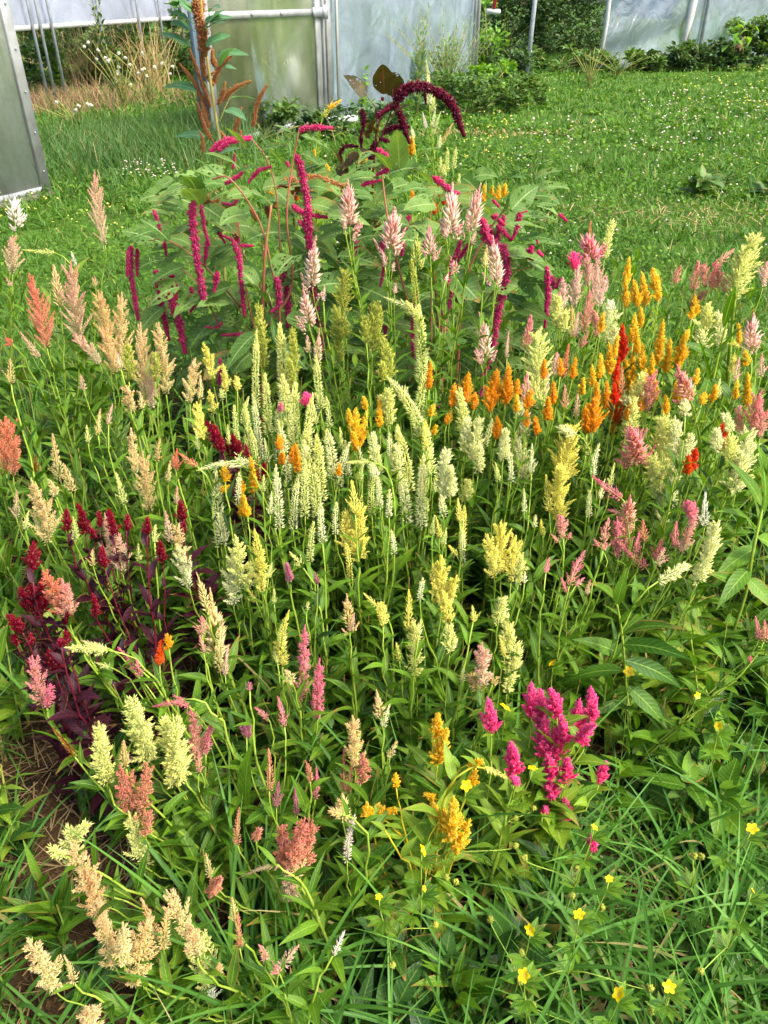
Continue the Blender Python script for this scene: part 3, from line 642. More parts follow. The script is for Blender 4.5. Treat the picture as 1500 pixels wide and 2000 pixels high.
("cream celosia column with a pink tip right of centre", 'creamw', "w:pinkw 1026 730 1024 790 24;f:creamw 1025 785 1024 860 34;f 1018 850 1020 948 40;w:cream 1000 850 1002 880 12", dict()),
("showy pale cream feather plume on a straight stem right of the beaded tassel", 'cream', "f 1050 655 1052 765 58;f 1040 745 1056 800 48", dict(root=1075, H=.84)),
("broad lemon yellow feather plume right of centre", 'yellow', "f 1104 835 1098 950 62;f 1090 905 1090 1015 46;w 1066 930 1073 1000 20;w 1056 1010 1060 1045 11", dict()),
("cream celosia spike nodding left just above the broad lemon plume", 'creamw', "p 1088 836 1125 848 24", dict(root=1180)),
("bushy yellow celosia plume with three merged heads right of centre", 'yellow', "p 977 1018 978 1120 50;p 1006 1045 998 1138 42;p 956 1048 966 1130 34;p:cream 1020 1080 1012 1140 22", dict()),
("yellow pointed celosia plume left of the bushy merged one", 'yellow', "p 866 1080 862 1180 40;p 846 1105 856 1178 30;p 886 1125 876 1178 26;f 872 1165 876 1215 24", dict()),
("single slim cream celosia in the leaves below the central cluster", 'creamw', "n 821 1132 820 1172 13;w 1024 1120 1024 1140 10", dict(lm=.7)),
("yellow topped celosia spike with a cream feather below, above the golden plumes", 'yellow', "w 800 1152 798 1232 21;f:cream 808 1212 811 1322 34;w 776 1255 780 1290 13;w:cream 822 1210 818 1240 12", dict()),
("short cream celosia spray right of the yellow topped spike", 'cream', "f 884 1228 878 1278 26;w 904 1300 902 1330 10;w:yellow 930 1185 924 1215 16", dict()),
("peach and pink celosia spike above the lone magenta bloom", 'pinkc', "p 942 1258 945 1340 38;f:peach 925 1320 938 1352 28;w:peach 970 1320 962 1338 14", dict()),
("tall cream feather celosia just left of the magenta clump", 'cream', "f 982 1165 972 1220 22;f 998 1200 1000 1310 38;f 1002 1270 990 1355 24;w:yellow 980 1240 985 1280 12", dict()),
("peach and white celosia spike standing alone in the centre", 'peach', "b 678 1160 682 1225 26;w:pinkc 690 1195 685 1232 14", dict(root=690)),
("golden yellow celosia spike arching to the left below centre", 'gold', "w:yellow 708 1162 742 1188 14;p:yellow 745 1178 748 1224 24", dict(root=752)),
("white and cream celosia spike in the lower middle grass", 'creamw', "b:peachcream 735 1350 744 1400 24;w 755 1375 750 1420 14;w:peachcream 772 1440 762 1480 16", dict(lm=.8)),
("pair of pink celosia plumes on slim stems below centre", 'rose', "p:pink 594 1228 592 1310 22;p 592 1290 586 1372 36;p:pink 622 1285 620 1405 28;w:peachcream 560 1305 570 1330 22", dict()),
("scattered little pink celosia tips between the pink pair and the thick pale stem", 'pink', "w 503 1384 522 1402 14;w 546 1360 556 1420 16;d:mauve 484 1415 482 1442 26;w:mauve 488 1335 488 1350 12", dict(lm=.7)),
("dusty pink celosia spike with mauve side flowers left of the peach spire", 'dusty', "w 532 1462 526 1545 20;w:mauve 541 1528 540 1578 20;w:mauve 578 1542 580 1592 12;w:pink 626 1500 616 1560 13;w:dusty 604 1478 606 1525 10", dict()),
("tall dusty peach celosia plume between the grass and the golden plant", 'peach', "p:peach 692 1402 694 1500 38;p:dusty 716 1470 704 1530 26;w:dusty 670 1468 672 1545 18;w:dusty 684 1490 680 1550 18", dict(root=670)),
("peach star shaped celosia head on top of a beaded white stem", 'peach', "b 640 1584 668 1590 22;b 668 1550 670 1600 34;n:whitep 678 1598 678 1680 17", dict(root=660)),
("low rounded dusty red celosia cluster near the bottom centre", 'dusty', "p 545 1622 562 1695 40;p 572 1598 574 1695 46;p 603 1618 588 1700 46;p:peach 575 1665 578 1725 40;b:pinkc 470 1706 530 1690 14;p:pinkc 560 1690 574 1758 30", dict(root=600)),
("thin dusty pink celosia spike with a pale star flower, left of the dusty red cluster", 'dusty', "w 455 1578 464 1650 18;w:peachcream 405 1666 410 1712 16;d:dusty 414 1712 416 1742 24;d:dusty 500 1618 500 1640 14", dict(root=520)),
("rusty celosia spike between the dusty red cluster and the peach front plumes", 'dusty', "w:peach 455 1746 460 1800 18;w 462 1775 468 1850 18", dict(root=490)),
("short pinkish celosia tips by the bottom edge of the bed", 'pinkw', "w:pinkc 580 1834 546 1898 24;w:rose 518 1838 517 1876 13;w:rose 540 1890 545 1900 20;w:whitep 672 1824 650 1866 11", dict()),
# front left
("pale lime cream feather plume, left of the front pair", 'cream', "f 262 1370 276 1450 48;f 275 1410 288 1490 44", dict(root=310)),
("pale cream feather plume with spreading branches right of the pale lime one", 'cream', "f 318 1398 340 1480 40;f 352 1412 348 1530 48;f:cream 335 1470 345 1530 40", dict(root=390)),
("small lime green feather plume at the left of the front pair", 'lime', "f:cream 190 1430 208 1530 38;f:lime 200 1480 212 1535 22", dict(root=280)),
("upright pink celosia plume right of the pale cream feathers", 'rose', "p:rose 376 1378 388 1488 32;p:pink 404 1405 402 1470 18;w 392 1470 388 1510 16", dict()),
("tall dusty rose plume over a cream lower plume at the front left", 'dusty', "w:peach 236 1440 245 1500 22;p 252 1495 262 1585 46;p 285 1505 275 1600 40;p:dusty 232 1530 245 1590 26;p:cream 248 1590 275 1680 42;p:cream 275 1620 288 1705 30;p:dusty 290 1580 284 1632 18", dict(root=340)),
("peach and cream plume with a bent white top at the lower left", 'peach', "f:cream 175 1602 130 1650 26;f:cream 140 1625 140 1690 38;p:peachcream 150 1650 180 1745 56;p:peach 170 1690 195 1790 56;p:cream 98 1660 128 1672 20", dict(root=240)),
("pair of full peach cream plumes on the bottom left, left of the bent one", 'peachcream', "p 195 1775 225 1890 50;p:peach 262 1805 268 1922 58;p:peachcream 245 1800 240 1880 30", dict(root=290)),
("slim orange peach spikes just behind the bottom peach plumes", 'peach', "w 288 1742 305 1850 26;w 322 1768 320 1850 26;w:peachcream 306 1835 310 1880 18", dict()),
("large cream and peach plume with white flowers at the bottom", 'peachcream', "p 340 1742 362 1830 48;p 375 1800 385 1870 44;p:cream 398 1835 405 1935 70;w:white 418 1925 408 1960 22;w:peach 432 1875 428 1900 14", dict(root=440)),
("leaning cream peach plume closest to the bottom left corner", 'peachcream', "p 62 1818 108 1935 48;w 135 1870 145 1920 18", dict(root=160)),
("rounded cream plume cut off by the bottom picture edge", 'peachcream', "p 178 1950 178 2020 48;p 165 1965 172 2020 30", dict(H=.38)),
# right side
("celosia with magenta pink spikes, the tallest one leaning far left", 'pink', "w:pink 1155 930 1215 975 21;b:rose 1228 962 1224 1030 36;p:rose 1222 1000 1222 1075 34;w:pink 1188 995 1212 1002 10;p:pink 1205 1010 1207 1090 22;w:pink 1248 1040 1240 1080 15;w:pink 1210 1068 1262 1110 22;w:pink 1290 1050 1282 1095 20;w:dusty 1258 1018 1258 1060 20", dict(root=1200, stemr=.004)),
("small rose celosia head just below the broad lemon plume", 'rose', "p:rose 1094 1008 1100 1052 24;w:rose 1076 1046 1094 1060 10;w:rose 1114 1040 1108 1052 9", dict()),
("slim rose celosia spike with a pair of side tips below the small rose head", 'rose', "w:pink 1138 1075 1120 1120 18;w 1125 1095 1112 1145 18;w:pink 1098 1128 1106 1158 10;w:pink 1138 1128 1124 1145 11", dict(root=1140)),
("dull rose celosia spike half hidden behind the leaning magenta spike", 'rose', "w 1188 1013 1178 1060 20;w 1160 1055 1172 1068 12;w:rose 1182 1060 1178 1075 14", dict(H=.62)),
("celosia with a bright pink star head and white flowers on the right", 'pink', "d:pink 1345 978 1356 1020 34;w:white 1374 965 1376 1030 20;p:pinkc 1350 1015 1332 1080 26;w:pink 1316 1022 1320 1070 18;w:pinkc 1300 1070 1282 1105 18", dict(root=1260)),
("white feather celosia right of the pink star head", 'creamw', "f 1398 1022 1385 1085 34;f 1385 1060 1362 1138 30", dict(root=1330)),
("white spiky celosia lying sideways beneath the pink spikes", 'creamw', "f 1345 1104 1285 1136 22", dict(root=1250)),
("cream feather celosia behind the rose cones, right of the orange plume", 'cream', "f:cream 1255 732 1238 790 30;f:creamw 1228 770 1225 850 40;f 1240 780 1222 850 30", dict(root=1205)),
("large cream feather plume in three lobes below the right rose cone", 'cream', "f:cream 1296 805 1296 925 48;f:creamw 1318 900 1302 1000 34;f 1272 880 1285 955 40;f:creamw 1290 950 1296 1030 30", dict(root=1265)),
("pale green white feather plume behind the three lobed cream one", 'creamw', "f 1322 820 1320 910 34;f 1352 850 1338 895 26", dict(H=.76)),
("rose pink cone celosia, upper left of the two cones", 'rose', "p:rose 1266 738 1263 806 46", dict(H=.8)),
("rose pink cone celosia with two side tips, lower of the two cones", 'rose', "b:rose 1240 825 1242 905 46;p:rose 1242 840 1242 902 46;w:pink 1212 880 1232 902 14;w:rose 1270 885 1250 905 14", dict(H=.74)),
("rose and peach celosia bending left on a thick curved stem", 'rose', "b:rose 1318 720 1348 780 38;p:peach 1325 740 1350 785 30", dict(root=1410, stemr=.004, H=.82)),
("big cream feather plume on a thick stem against the lawn at upper right", 'cream', "f 1480 462 1440 560 50;f:cream 1455 490 1432 590 44;w:peachcream 1492 462 1470 470 12", dict(root=1395, H=1.0, stemr=.005)),
("pale pink cone celosia near the right edge below the big cream plume", 'pinkw', "b 1469 615 1466 682 34;w 1482 655 1478 680 14", dict(root=1480)),
("fuzzy rose celosia plume at the right picture edge", 'rose', "p 1480 772 1470 850 46;p:rose 1445 795 1448 850 24;p:rose 1490 800 1484 855 30", dict()),
("pale cream feather clump under the right edge rose plume", 'creamw', "f:cream 1422 855 1425 905 36;f 1455 845 1450 920 48;f 1440 890 1436 965 50;f:creamw 1414 810 1430 845 20", dict()),
("creamy white celosia tip beside the dark red plume on the right", 'creamw', "f 1396 838 1400 880 22;f 1338 790 1338 815 24", dict(H=.77)),
("row of dusty pink celosia tips against the lawn at right", 'rose', "w:rose 1328 518 1316 556 18;w 1362 512 1354 570 22;p:rose 1378 568 1346 598 26", dict(H=.9)),
("rose celosia plume trio against the lawn, right of the dusty pink row", 'rose', "p:rose 1376 515 1378 562 24;p:pink 1394 510 1392 566 26;p:rose 1405 520 1402 564 22;w:rose 1434 488 1404 512 15", dict(H=.92)),
("small pink celosia plume by the right picture edge against the grass", 'rose', "p:pinkw 1497 512 1490 562 26;w:rose 1420 540 1416 572 20", dict(H=.92)),
("little pink celosia tips at the right edge beside a leaning stem", 'pink', "w 1478 1208 1482 1248 13;w:rose 1500 1212 1492 1252 18;w:pink 1462 1285 1466 1290 7", dict(root=1330)),
("celosia with a red tip and pink bracts rising highest right of the holed leaves", 'pinkw', "w:salmon 1151 432 1151 478 11;b:pink 1150 462 1152 510 44;p:pinkw 1150 505 1148 560 26;w:pinkw 1170 500 1164 530 14", dict(H=.98, root=1110)),
("slim pale cream celosia spike right of the red tipped one", 'cream', "f 1192 430 1180 508 20", dict(H=.98, root=1160)),
("spreading pink celosia with many slim plumes right of the crimson tassels", 'pinkw', "p 1125 520 1122 600 28;p:pinkw 1168 525 1160 590 32;p 1100 545 1100 600 24;p:rose 1148 570 1142 650 26;w:pinkw 1088 570 1092 620 18;p:pinkw 1180 540 1170 600 22;w:peach 1120 600 1118 660 16", dict(H=.92)),
("dusty pink celosia spikes around the lower stems of the spreading pink one", 'pinkw', "w:rose 1040 620 1026 680 24;w:salmon 1112 672 1098 740 18;w:pinkw 1088 690 1080 735 20;p:rose 1172 600 1166 660 22;w:rose 1148 648 1132 680 14;w:pinkw 1128 610 1124 660 14;w:pinkw 1070 730 1064 770 16", dict(H=.86)),
("cream celosia feather among the pinks right of the holed leaves", 'cream', "f 1090 578 1088 642 26;f 1105 610 1100 650 18", dict(H=.88)),
("white celosia feather spikes left of the bright red plume", 'white', "f:creamw 1190 592 1186 672 34;w:white 1186 588 1200 605 16;f:creamw 1204 640 1196 680 22;w:creamw 1216 612 1200 622 10", dict(H=.88)),
("pale cream feathery celosias behind the tall leafy stem at right", 'cream', "f 1384 590 1378 660 30;f:creamw 1366 650 1370 690 34;f:creamw 1408 610 1406 680 26;w:cream 1350 625 1368 635 10", dict(H=.88)),
("magenta plume peeping over the spreading pink celosia", 'magenta', "d:magenta 1120 492 1124 528 28", dict(H=.95)),
("slim cream celosia spikes filling the gap between the lemon plumes and the tall cream pair", 'cream', "n 458 800 462 860 14;w 445 830 448 870 12;w:creamw 520 860 522 905 14", dict()),
("cream celosia spikes low at the left of the central drift, above the white green tufts", 'creamw', "n 462 930 466 985 16;w 530 960 528 1005 14;w:cream 515 925 514 960 12", dict()),
("thin cream celosia spikes between the central left drift and the golden plume", 'cream', "n 640 780 644 835 14;w 664 830 668 880 13;n:creamw 676 860 680 930 14", dict()),
("loose cream celosia spikelets beneath the golden plume in the centre", 'creamw', "w 706 870 708 915 13;f 730 850 734 905 20;w:cream 700 905 702 940 11", dict()),
("slender cream celosia spikes between the tall central spike and the central cluster", 'creamw', "n 760 850 762 915 15;f 778 870 776 925 18;w:cream 742 880 744 925 12", dict()),
("small yellow cream celosia tips right below the central cluster", 'yellow', "w:yellow 858 1010 858 1050 12;w:cream 846 1005 844 1045 12;w:cream 870 1035 866 1065 9", dict()),
("cream celosia spikes left of the cream column with a pink tip", 'creamw', "f 985 835 982 900 22;n 1000 880 998 940 15;w:cream 975 905 972 940 11", dict()),
("pale celosia spikes in the leaves left of the broad lemon plume", 'creamw', "w 1040 870 1038 925 15;w 1025 960 1024 1000 12;w:creamw 1046 1005 1044 1030 9", dict()),
("small peach pink celosia tips in front of the right orange plume", 'pinkc', "w:pinkc 1130 770 1124 815 16;w:rose 1108 755 1102 800 15;w:cream 1148 850 1144 890 13", dict()),
("pale cream celosia spikes between the lemon plume and the rose cones", 'creamw', "n 1162 870 1158 930 16;w 1176 935 1172 975 13;n:creamw 1150 965 1150 1010 15;w:cream 1196 905 1192 950 13", dict()),
("small pink celosia tips in the shade left of the leaning magenta spike", 'rose', "w:pink 1070 1090 1066 1120 10;w:pinkc 1150 1130 1146 1160 10", dict(lm=.8)),
("pink and cream celosia spikes scattered near the right edge above the rose plume", 'pinkc', "w:pinkc 1440 700 1436 745 16;w:pinkw 1490 690 1486 735 16;w:cream 1405 740 1400 780 14", dict()),
("short peach celosia spikes left of the peach spire with the crimson clump behind", 'peachcream', "w 330 900 328 940 13;w:peach 310 860 306 900 13;w:pinkc 346 950 344 985 12", dict()),
("little cream and pink celosia spikes at the far left below the salmon plume", 'pinkc', "w:pinkc 30 960 32 1010 16;w:cream 50 1000 50 1035 11;w:peach 18 700 22 750 18", dict()),
("thin peach celosia spikes among the green stems left of the lime plume", 'peach', "w:peach 190 800 192 850 15;w:pinkc 215 790 212 830 13;w:cream 170 830 172 865 11", dict()),
]
for row in T_:
    celosia(row[0], row[1], row[2], **row[3])

# plumed celosia with dense heads: gold, orange, red, magenta, crimson
D_ = [
("golden celosia plume standing tallest at the back right, upright", 'gold', "d 1226 502 1222 560 17;d 1216 540 1224 600 15", dict(H=.92, leaf='leafy')),
("golden celosia with an arching top at the back right", 'gold', "d 1272 524 1284 570 22;d 1258 530 1260 600 20;d 1286 545 1284 590 16;d 1238 545 1246 600 22;d 1254 600 1250 640 14", dict(H=.92, leaf='leafy', lm=1.6)),
("tall golden plume directly right of the bright red one", 'gold', "d 1240 614 1236 670 18;d 1238 680 1232 770 24;d 1222 700 1226 740 14", dict(leaf='leafy')),
("pair of golden plumes between the bright red one and the leafy stem", 'gold', "d 1294 622 1284 712 24;d 1308 662 1300 730 22;d 1256 670 1254 725 18", dict(leaf='leafy')),
("single golden plume beside the tall leafy stem on the right", 'gold', "d 1336 648 1324 722 26;d 1342 645 1338 665 10", dict(leaf='leafy')),
("slim golden plumes left of the bright red one", 'gold', "d 1196 672 1190 732 20;d 1204 655 1198 700 14;d 1178 610 1172 650 16", dict(leaf='leafy')),
("thin golden spikes at the far right behind the leaning stem", 'gold', "d 1444 630 1443 672 9;d 1460 684 1456 716 18;d 1462 722 1459 795 20;w:yellow 1415 670 1445 676 12;d:yellow 1432 690 1428 730 12", dict(leaf='leafy')),
("small golden plume under the dusty pink row", 'gold', "d 1358 575 1358 616 16;d 1352 600 1350 625 12", dict(leaf='leafy', H=.86)),
("low golden plumes under the tall leafy stem at right", 'gold', "d:gold 1362 720 1358 752 12;d:gold 1400 752 1390 785 16;d:gold 1376 765 1370 790 14;d:orange 1335 780 1335 812 14;d:gold 1440 745 1436 780 10", dict(leaf='leafy')),
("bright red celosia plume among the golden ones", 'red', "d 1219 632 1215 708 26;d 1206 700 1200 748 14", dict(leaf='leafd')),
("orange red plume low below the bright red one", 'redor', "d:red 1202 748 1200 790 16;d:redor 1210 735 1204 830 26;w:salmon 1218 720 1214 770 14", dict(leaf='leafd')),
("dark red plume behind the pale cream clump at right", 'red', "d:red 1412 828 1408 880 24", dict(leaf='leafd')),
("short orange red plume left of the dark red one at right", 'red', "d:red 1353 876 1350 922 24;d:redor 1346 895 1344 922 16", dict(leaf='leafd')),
("wide orange plume on the right, below the tiny yellow buttercup", 'orange', "d 1160 778 1158 845 44;d 1142 800 1148 845 24;d 1168 745 1164 785 12", dict(leaf='leaf')),
("broad orange plumes just right of the long beaded tassel", 'orange', "d 968 720 962 795 36;d 994 712 988 790 24;d 954 760 958 805 26;d 978 815 968 858 22;d 988 745 986 780 18", dict(leaf='leaf')),
("orange plume left of the end of the long beaded tassel", 'gold', "d:orange 914 725 908 790 26;d:orange 890 750 882 795 18;d:orange 930 768 924 800 16;d:orange 880 800 872 830 14", dict(leaf='leaf')),
("little orange plumes behind the tall central cream spike", 'orange', "d 840 705 838 760 14;d:gold 846 790 842 815 14;d:gold 848 830 846 850 10", dict(leaf='leaf')),
("orange plumes in the gap right of the pale feather plume", 'orange', "d 1072 770 1070 820 16;d:orange 1036 760 1030 800 22;d:orange 1098 700 1094 735 12;d:orange 1012 740 1010 775 14;d:orange 1082 745 1080 790 14;d 1125 700 1118 740 12;d 1060 700 1062 740 14", dict(leaf='leaf', H=.78)),
("golden plume left of the loose cream spray, centre", 'gold', "d 694 795 692 860 26;d 708 800 704 870 18;d 680 800 684 830 12;d 710 775 714 800 12;d 738 775 742 835 14;d:gold 690 840 696 880 20", dict(leaf='leaf')),
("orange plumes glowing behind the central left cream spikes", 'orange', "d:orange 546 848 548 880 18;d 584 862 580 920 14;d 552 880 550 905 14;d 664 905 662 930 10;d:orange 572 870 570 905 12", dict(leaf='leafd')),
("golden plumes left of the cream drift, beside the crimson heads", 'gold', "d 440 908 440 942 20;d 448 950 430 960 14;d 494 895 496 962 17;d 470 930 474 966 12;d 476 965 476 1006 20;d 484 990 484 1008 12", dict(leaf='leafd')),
("tiny orange plumes on thin stems in the dark left gap", 'redor', "d:redor 312 1250 312 1300 15;d:orange 328 1242 330 1266 17", dict(leaf='leaf', lm=.6)),
("small hot pink plume glimpsed behind the central left cream spikes", 'magenta', "d 597 766 600 795 22;d:pink 548 785 548 805 12", dict(leaf='leafd', H=.76)),
("red tipped pair of small plumes left of the crimson heads", 'salmonr', "w:salmonr 343 875 343 920 16;w:salmon 336 892 342 915 10", dict(leaf='leaf')),
("small salmon plume leaning left beside the red tipped pair", 'salmon', "w:salmon 350 886 386 912 15", dict(leaf='leaf', root=400)),
("mauve pink bud in the shade of the central leaves", 'mauve', "d:mauve 562 1104 566 1132 11;w:mauve 618 1120 620 1140 8", dict(leaf='leafd', lm=.6)),
("rusty seed spike above the dry straw patch on the left", 'rust', "w:rust 104 1420 146 1478 14", dict(leaf='leaf', root=190)),
("loose band of golden spikes behind the rose cones on the right", 'gold', "d 1280 740 1278 785 15;d 1302 770 1300 810 14;d:orange 1255 770 1250 805 13;d 1322 745 1320 785 13;d:orange 1228 790 1224 820 12", dict(leaf='leafy')),
("loose band of golden spikes left of the bright red plume, lower part", 'gold', "d 1176 690 1172 740 14;d 1160 715 1156 755 13;d:orange 1186 745 1184 800 16;d:orange 1200 820 1198 850 12;d 1140 735 1136 770 11", dict(leaf='leafy')),
("small golden spikes close to the right of the bright red plume", 'gold', "d 1246 640 1244 690 13;d 1262 720 1258 762 15;d 1275 690 1272 735 13;d 1236 745 1234 790 14", dict(leaf='leafy')),
("small orange spikes under the pale feather plume right of centre", 'orange', "d 1050 815 1048 850 13;d 1030 800 1028 835 12;d:gold 1010 770 1008 805 12", dict(leaf='leaf')),
# golden front plant
("golden orange celosia plume alone left of the magenta clump", 'gold', "d:gold 854 1388 852 1440 30;d:gold 862 1425 854 1492 34", dict(leaf='leafy', H=.5, Lleaf=.13, wr=(.26, .36), stem='stemy')),
("golden celosia plant with one broad plume and short bent plumes, bottom centre", 'gold', "d 888 1562 882 1640 46;d 905 1600 890 1665 34;d 712 1582 730 1590 26;d 735 1572 745 1606 26;d 775 1580 750 1592 16;d:gold 845 1572 855 1600 22;d:gold 870 1585 858 1602 14;d 830 1555 852 1560 14;d 772 1512 774 1538 11;d:gold 930 1502 918 1535 20;d:gold 945 1487 915 1492 14;w:yellow 1000 1522 945 1500 16;d:gold 850 1770 852 1790 9", dict(leaf='leafy', H=.44, lm=.75, Lleaf=.12, wr=(.28, .38), stem='stemy', stemr=.0026)),
("hot magenta celosia clump with a dozen upright plumes at the lower right", 'magenta', "d 1036 1332 1038 1400 34;d 1052 1345 1056 1420 38;d 1085 1338 1088 1400 34;d 1060 1395 1062 1478 40;d 1086 1420 1086 1485 34;d 1076 1470 1078 1520 30;d 1102 1400 1100 1452 28;d 1125 1368 1122 1440 40;d 1157 1342 1158 1412 32;d 1140 1400 1136 1448 30;d 1108 1475 1104 1530 34;d 1074 1505 1080 1562 38;d 1100 1560 1102 1600 27;d 1064 1575 1064 1588 16;d 1178 1482 1170 1532 26;d 1162 1632 1158 1660 24", dict(leaf='leafy', H=.56, Lleaf=.15, wr=(.34, .44), stemr=.004, root=1085)),
("lone magenta plume left of the magenta clump, the higher one", 'magenta', "d 960 1364 960 1432 34", dict(leaf='leafy', H=.55, Lleaf=.12, root=1010)),
("lone magenta plume left of the magenta clump, the lower one", 'magenta', "d 1005 1442 1003 1512 36;d 1008 1520 1008 1528 10", dict(leaf='leafy', H=.5, Lleaf=.12)),
("crimson celosia with narrow plumes at the back of the dark purple clump", 'crimson', "d 131 995 132 1038 22;d 166 988 166 1046 28;d 194 998 194 1030 15;d 214 992 222 1048 28;d 247 1005 247 1036 19;d 178 1020 182 1050 16", dict(leaf='leafp', Lleaf=.09, wr=(.3, .4), lm=1.25)),
("crimson celosia with the darkest plumes on the left of the purple clump", 'crimson', "d 66 1055 64 1115 36;d 60 1140 66 1200 42;d 76 1130 82 1200 36;d 46 1150 52 1185 24;d:crimson 84 1170 74 1205 22", dict(leaf='leafp', Lleaf=.095, wr=(.3, .4), lm=1.25)),
("crimson celosia with a plume leaning left at the picture edge", 'crimson', "d 18 1196 44 1236 28;d 24 1240 34 1262 20;d 60 1240 60 1262 18", dict(leaf='leafp', Lleaf=.09, wr=(.3, .4), lm=1.4)),
("crimson celosia with a low plume in front of the purple leaves", 'crimson', "d 96 1270 108 1312 32;d 130 1232 132 1256 16;d 118 1250 120 1264 16", dict(leaf='leafp', Lleaf=.095, wr=(.32, .42), lm=1.0)),
("crimson celosia half hidden behind the pink and peach plume", 'crimson', "d 195 1068 205 1110 24;d 186 1162 188 1202 16;d 290 1010 288 1045 20;d 312 1055 318 1098 24;d 130 1190 130 1220 18", dict(leaf='leafp', Lleaf=.095, wr=(.3, .4), lm=1.0)),
("crimson celosia with one slim plume at the right of the purple clump", 'crimson', "d 353 978 356 1018 24;d 358 1015 358 1042 13", dict(leaf='leafp', Lleaf=.11, wr=(.3, .4), lm=1.3)),
("crimson cockscomb celosia with broad velvety heads beside the golden plumes", 'crimson', "d 408 818 428 880 34;d 416 828 436 885 26;d 446 848 450 895 22;d 458 845 460 896 30;d 470 860 466 895 22;d 500 898 500 950 18;d 478 868 486 900 16;d 515 905 514 935 16", dict(leaf='leafp', Lleaf=.09, wr=(.32, .42), lm=1.6)),
("orange and golden celosias behind the crimson tassels, half hidden", 'gold', "d 612 290 612 332 12;d 622 320 618 345 10;d:orange 606 350 606 380 14;d:redor 580 375 578 392 12;d:gold 640 320 640 345 14;d:gold 528 365 530 385 14", dict(H=1.0, leaf='leafy')),
("gold and red celosia tips left of the tall pale spire at the back", 'gold', "d 762 292 764 318 10;d 805 262 804 306 14;d:gold 715 305 714 330 10;d:red 826 368 824 398 18;d:redor 850 395 848 420 14;d:red 872 372 866 402 24;d:orange 808 370 806 400 12", dict(H=1.0, leaf='leafy')),
("four little golden plumes side by side behind the right crimson tassels", 'gold', "d 946 360 944 396 11;d 960 362 958 392 11;d 975 362 972 392 11;d 987 358 982 386 15", dict(H=.98, leaf='leafy')),
("pale cream celosia tips against the lawn behind the amaranth leaves", 'cream', "n 874 292 872 335 13;n 888 290 886 330 13;n 862 310 860 340 10;n 897 342 896 360 8;n 866 322 868 345 14;b:creamw 805 248 808 272 10", dict(H=1.0)),
("thin tall cream spire topping the bed in front of the film wall", 'creamw', "w:cream 837 118 836 160 8;w:creamw 838 150 838 205 16;w:cream 852 178 842 220 10;w 850 210 844 250 9;w 858 218 846 262 8;w:whitep 824 222 834 252 9;w:peach 884 236 862 282 9;w 862 265 856 290 10", dict(H=1.28, root=850)),
("yellow flower head nodding right above lime leaves before the door post", 'gold', "w:gold 668 197 640 212 12;w:yellow 648 206 632 230 10;d:gold 613 290 612 320 8", dict(H=1.15, leaf='leafy', lm=1.6, root=640)),
]
for row in D_:
    celosia(row[0], row[1], row[2], **row[3])
# ------------------------------------------------------------------ amaranths
def rope(pts, wpx, Y, beads=1.0, dy=0.0, O=None, flat=False):
    """a hanging tassel of tiny florets along a pixel polyline at distance Y (+dy at its end)."""
    n0 = len(pts); Ys = Y + np.linspace(0, dy, n0)
    P = np.array([atY(x, y, yy) for (x, y), yy in zip(pts, Ys)])
    P = smoothline(P, 60); seg = np.linalg.norm(np.diff(P, axis=0), axis=1); cum = np.concatenate([[0], np.cumsum(seg)]); L = cum[-1]
    W = (1.35 if beads > .45 else 1.25) * wpx * depth(pts[0][0], pts[0][1], Y) / FOC
    n = int(L / .0023) * 9; s = (np.arange(n) + .5) / n
    B = np.stack([np.interp(s * L, cum, P[:, k]) for k in range(3)], -1); Tn = np.stack([np.interp(s * L, cum, np.gradient(P, axis=0)[:, k]) for k in range(3)], -1)
    Tn /= np.linalg.norm(Tn, axis=1, keepdims=True); h = np.array([.3, -1., .2]); U = np.cross(Tn, h); U /= np.linalg.norm(U, axis=1, keepdims=True); Wv = np.cross(Tn, U)
    a = rng.random(n) * 6.283; rad = U * np.cos(a)[:, None] + Wv * np.sin(a)[:, None]
    bead = 1 - beads * .38 * (.5 + .5 * np.cos(s * L / (W * .75) * 6.283 + .9 * np.sin(s * 23))) if beads else np.ones(n)
    end = np.clip((1 - s) * L / (W * 1.3), .25, 1) * np.clip(s * L / (W * .8) + .35, 0, 1) * (1.06 - .3 * s)
    r = W / 2 * bead * end
    fl = florets(B + rad * (r * .35)[:, None], rad + Tn * rng.uniform(-.3, .9, n)[:, None], r * .72 * rng.uniform(.55, 1.45, n) + .001, np.full(n, W * .13), rng.random(n), rng.random(n))
    core = tube(P, np.maximum(.001, W * .2), 6); core[2][:, 1] = .5
    loc = P[0]; out = []
    for V, F, A in (fl, core): out.append((V - loc, F, A))
    return out, loc
def px_leaf(bx, by, tx, ty, wpx, Y, dy=-.03, kap=.5, roll=0.0):
    Bp = atY(bx, by, Y); Tp = atY(tx, ty, Y + dy); D = Tp - Bp; L = np.linalg.norm(D) * 1.04
    az = math.atan2(D[1], D[0]); ph = math.acos(np.clip(D[2] / np.linalg.norm(D), -1, 1))
    return Bp, az, ph - kap / 2, kap, L, wpx * 1.08 * depth(bx, by, Y) / FOC, roll + .5 * math.cos(az)
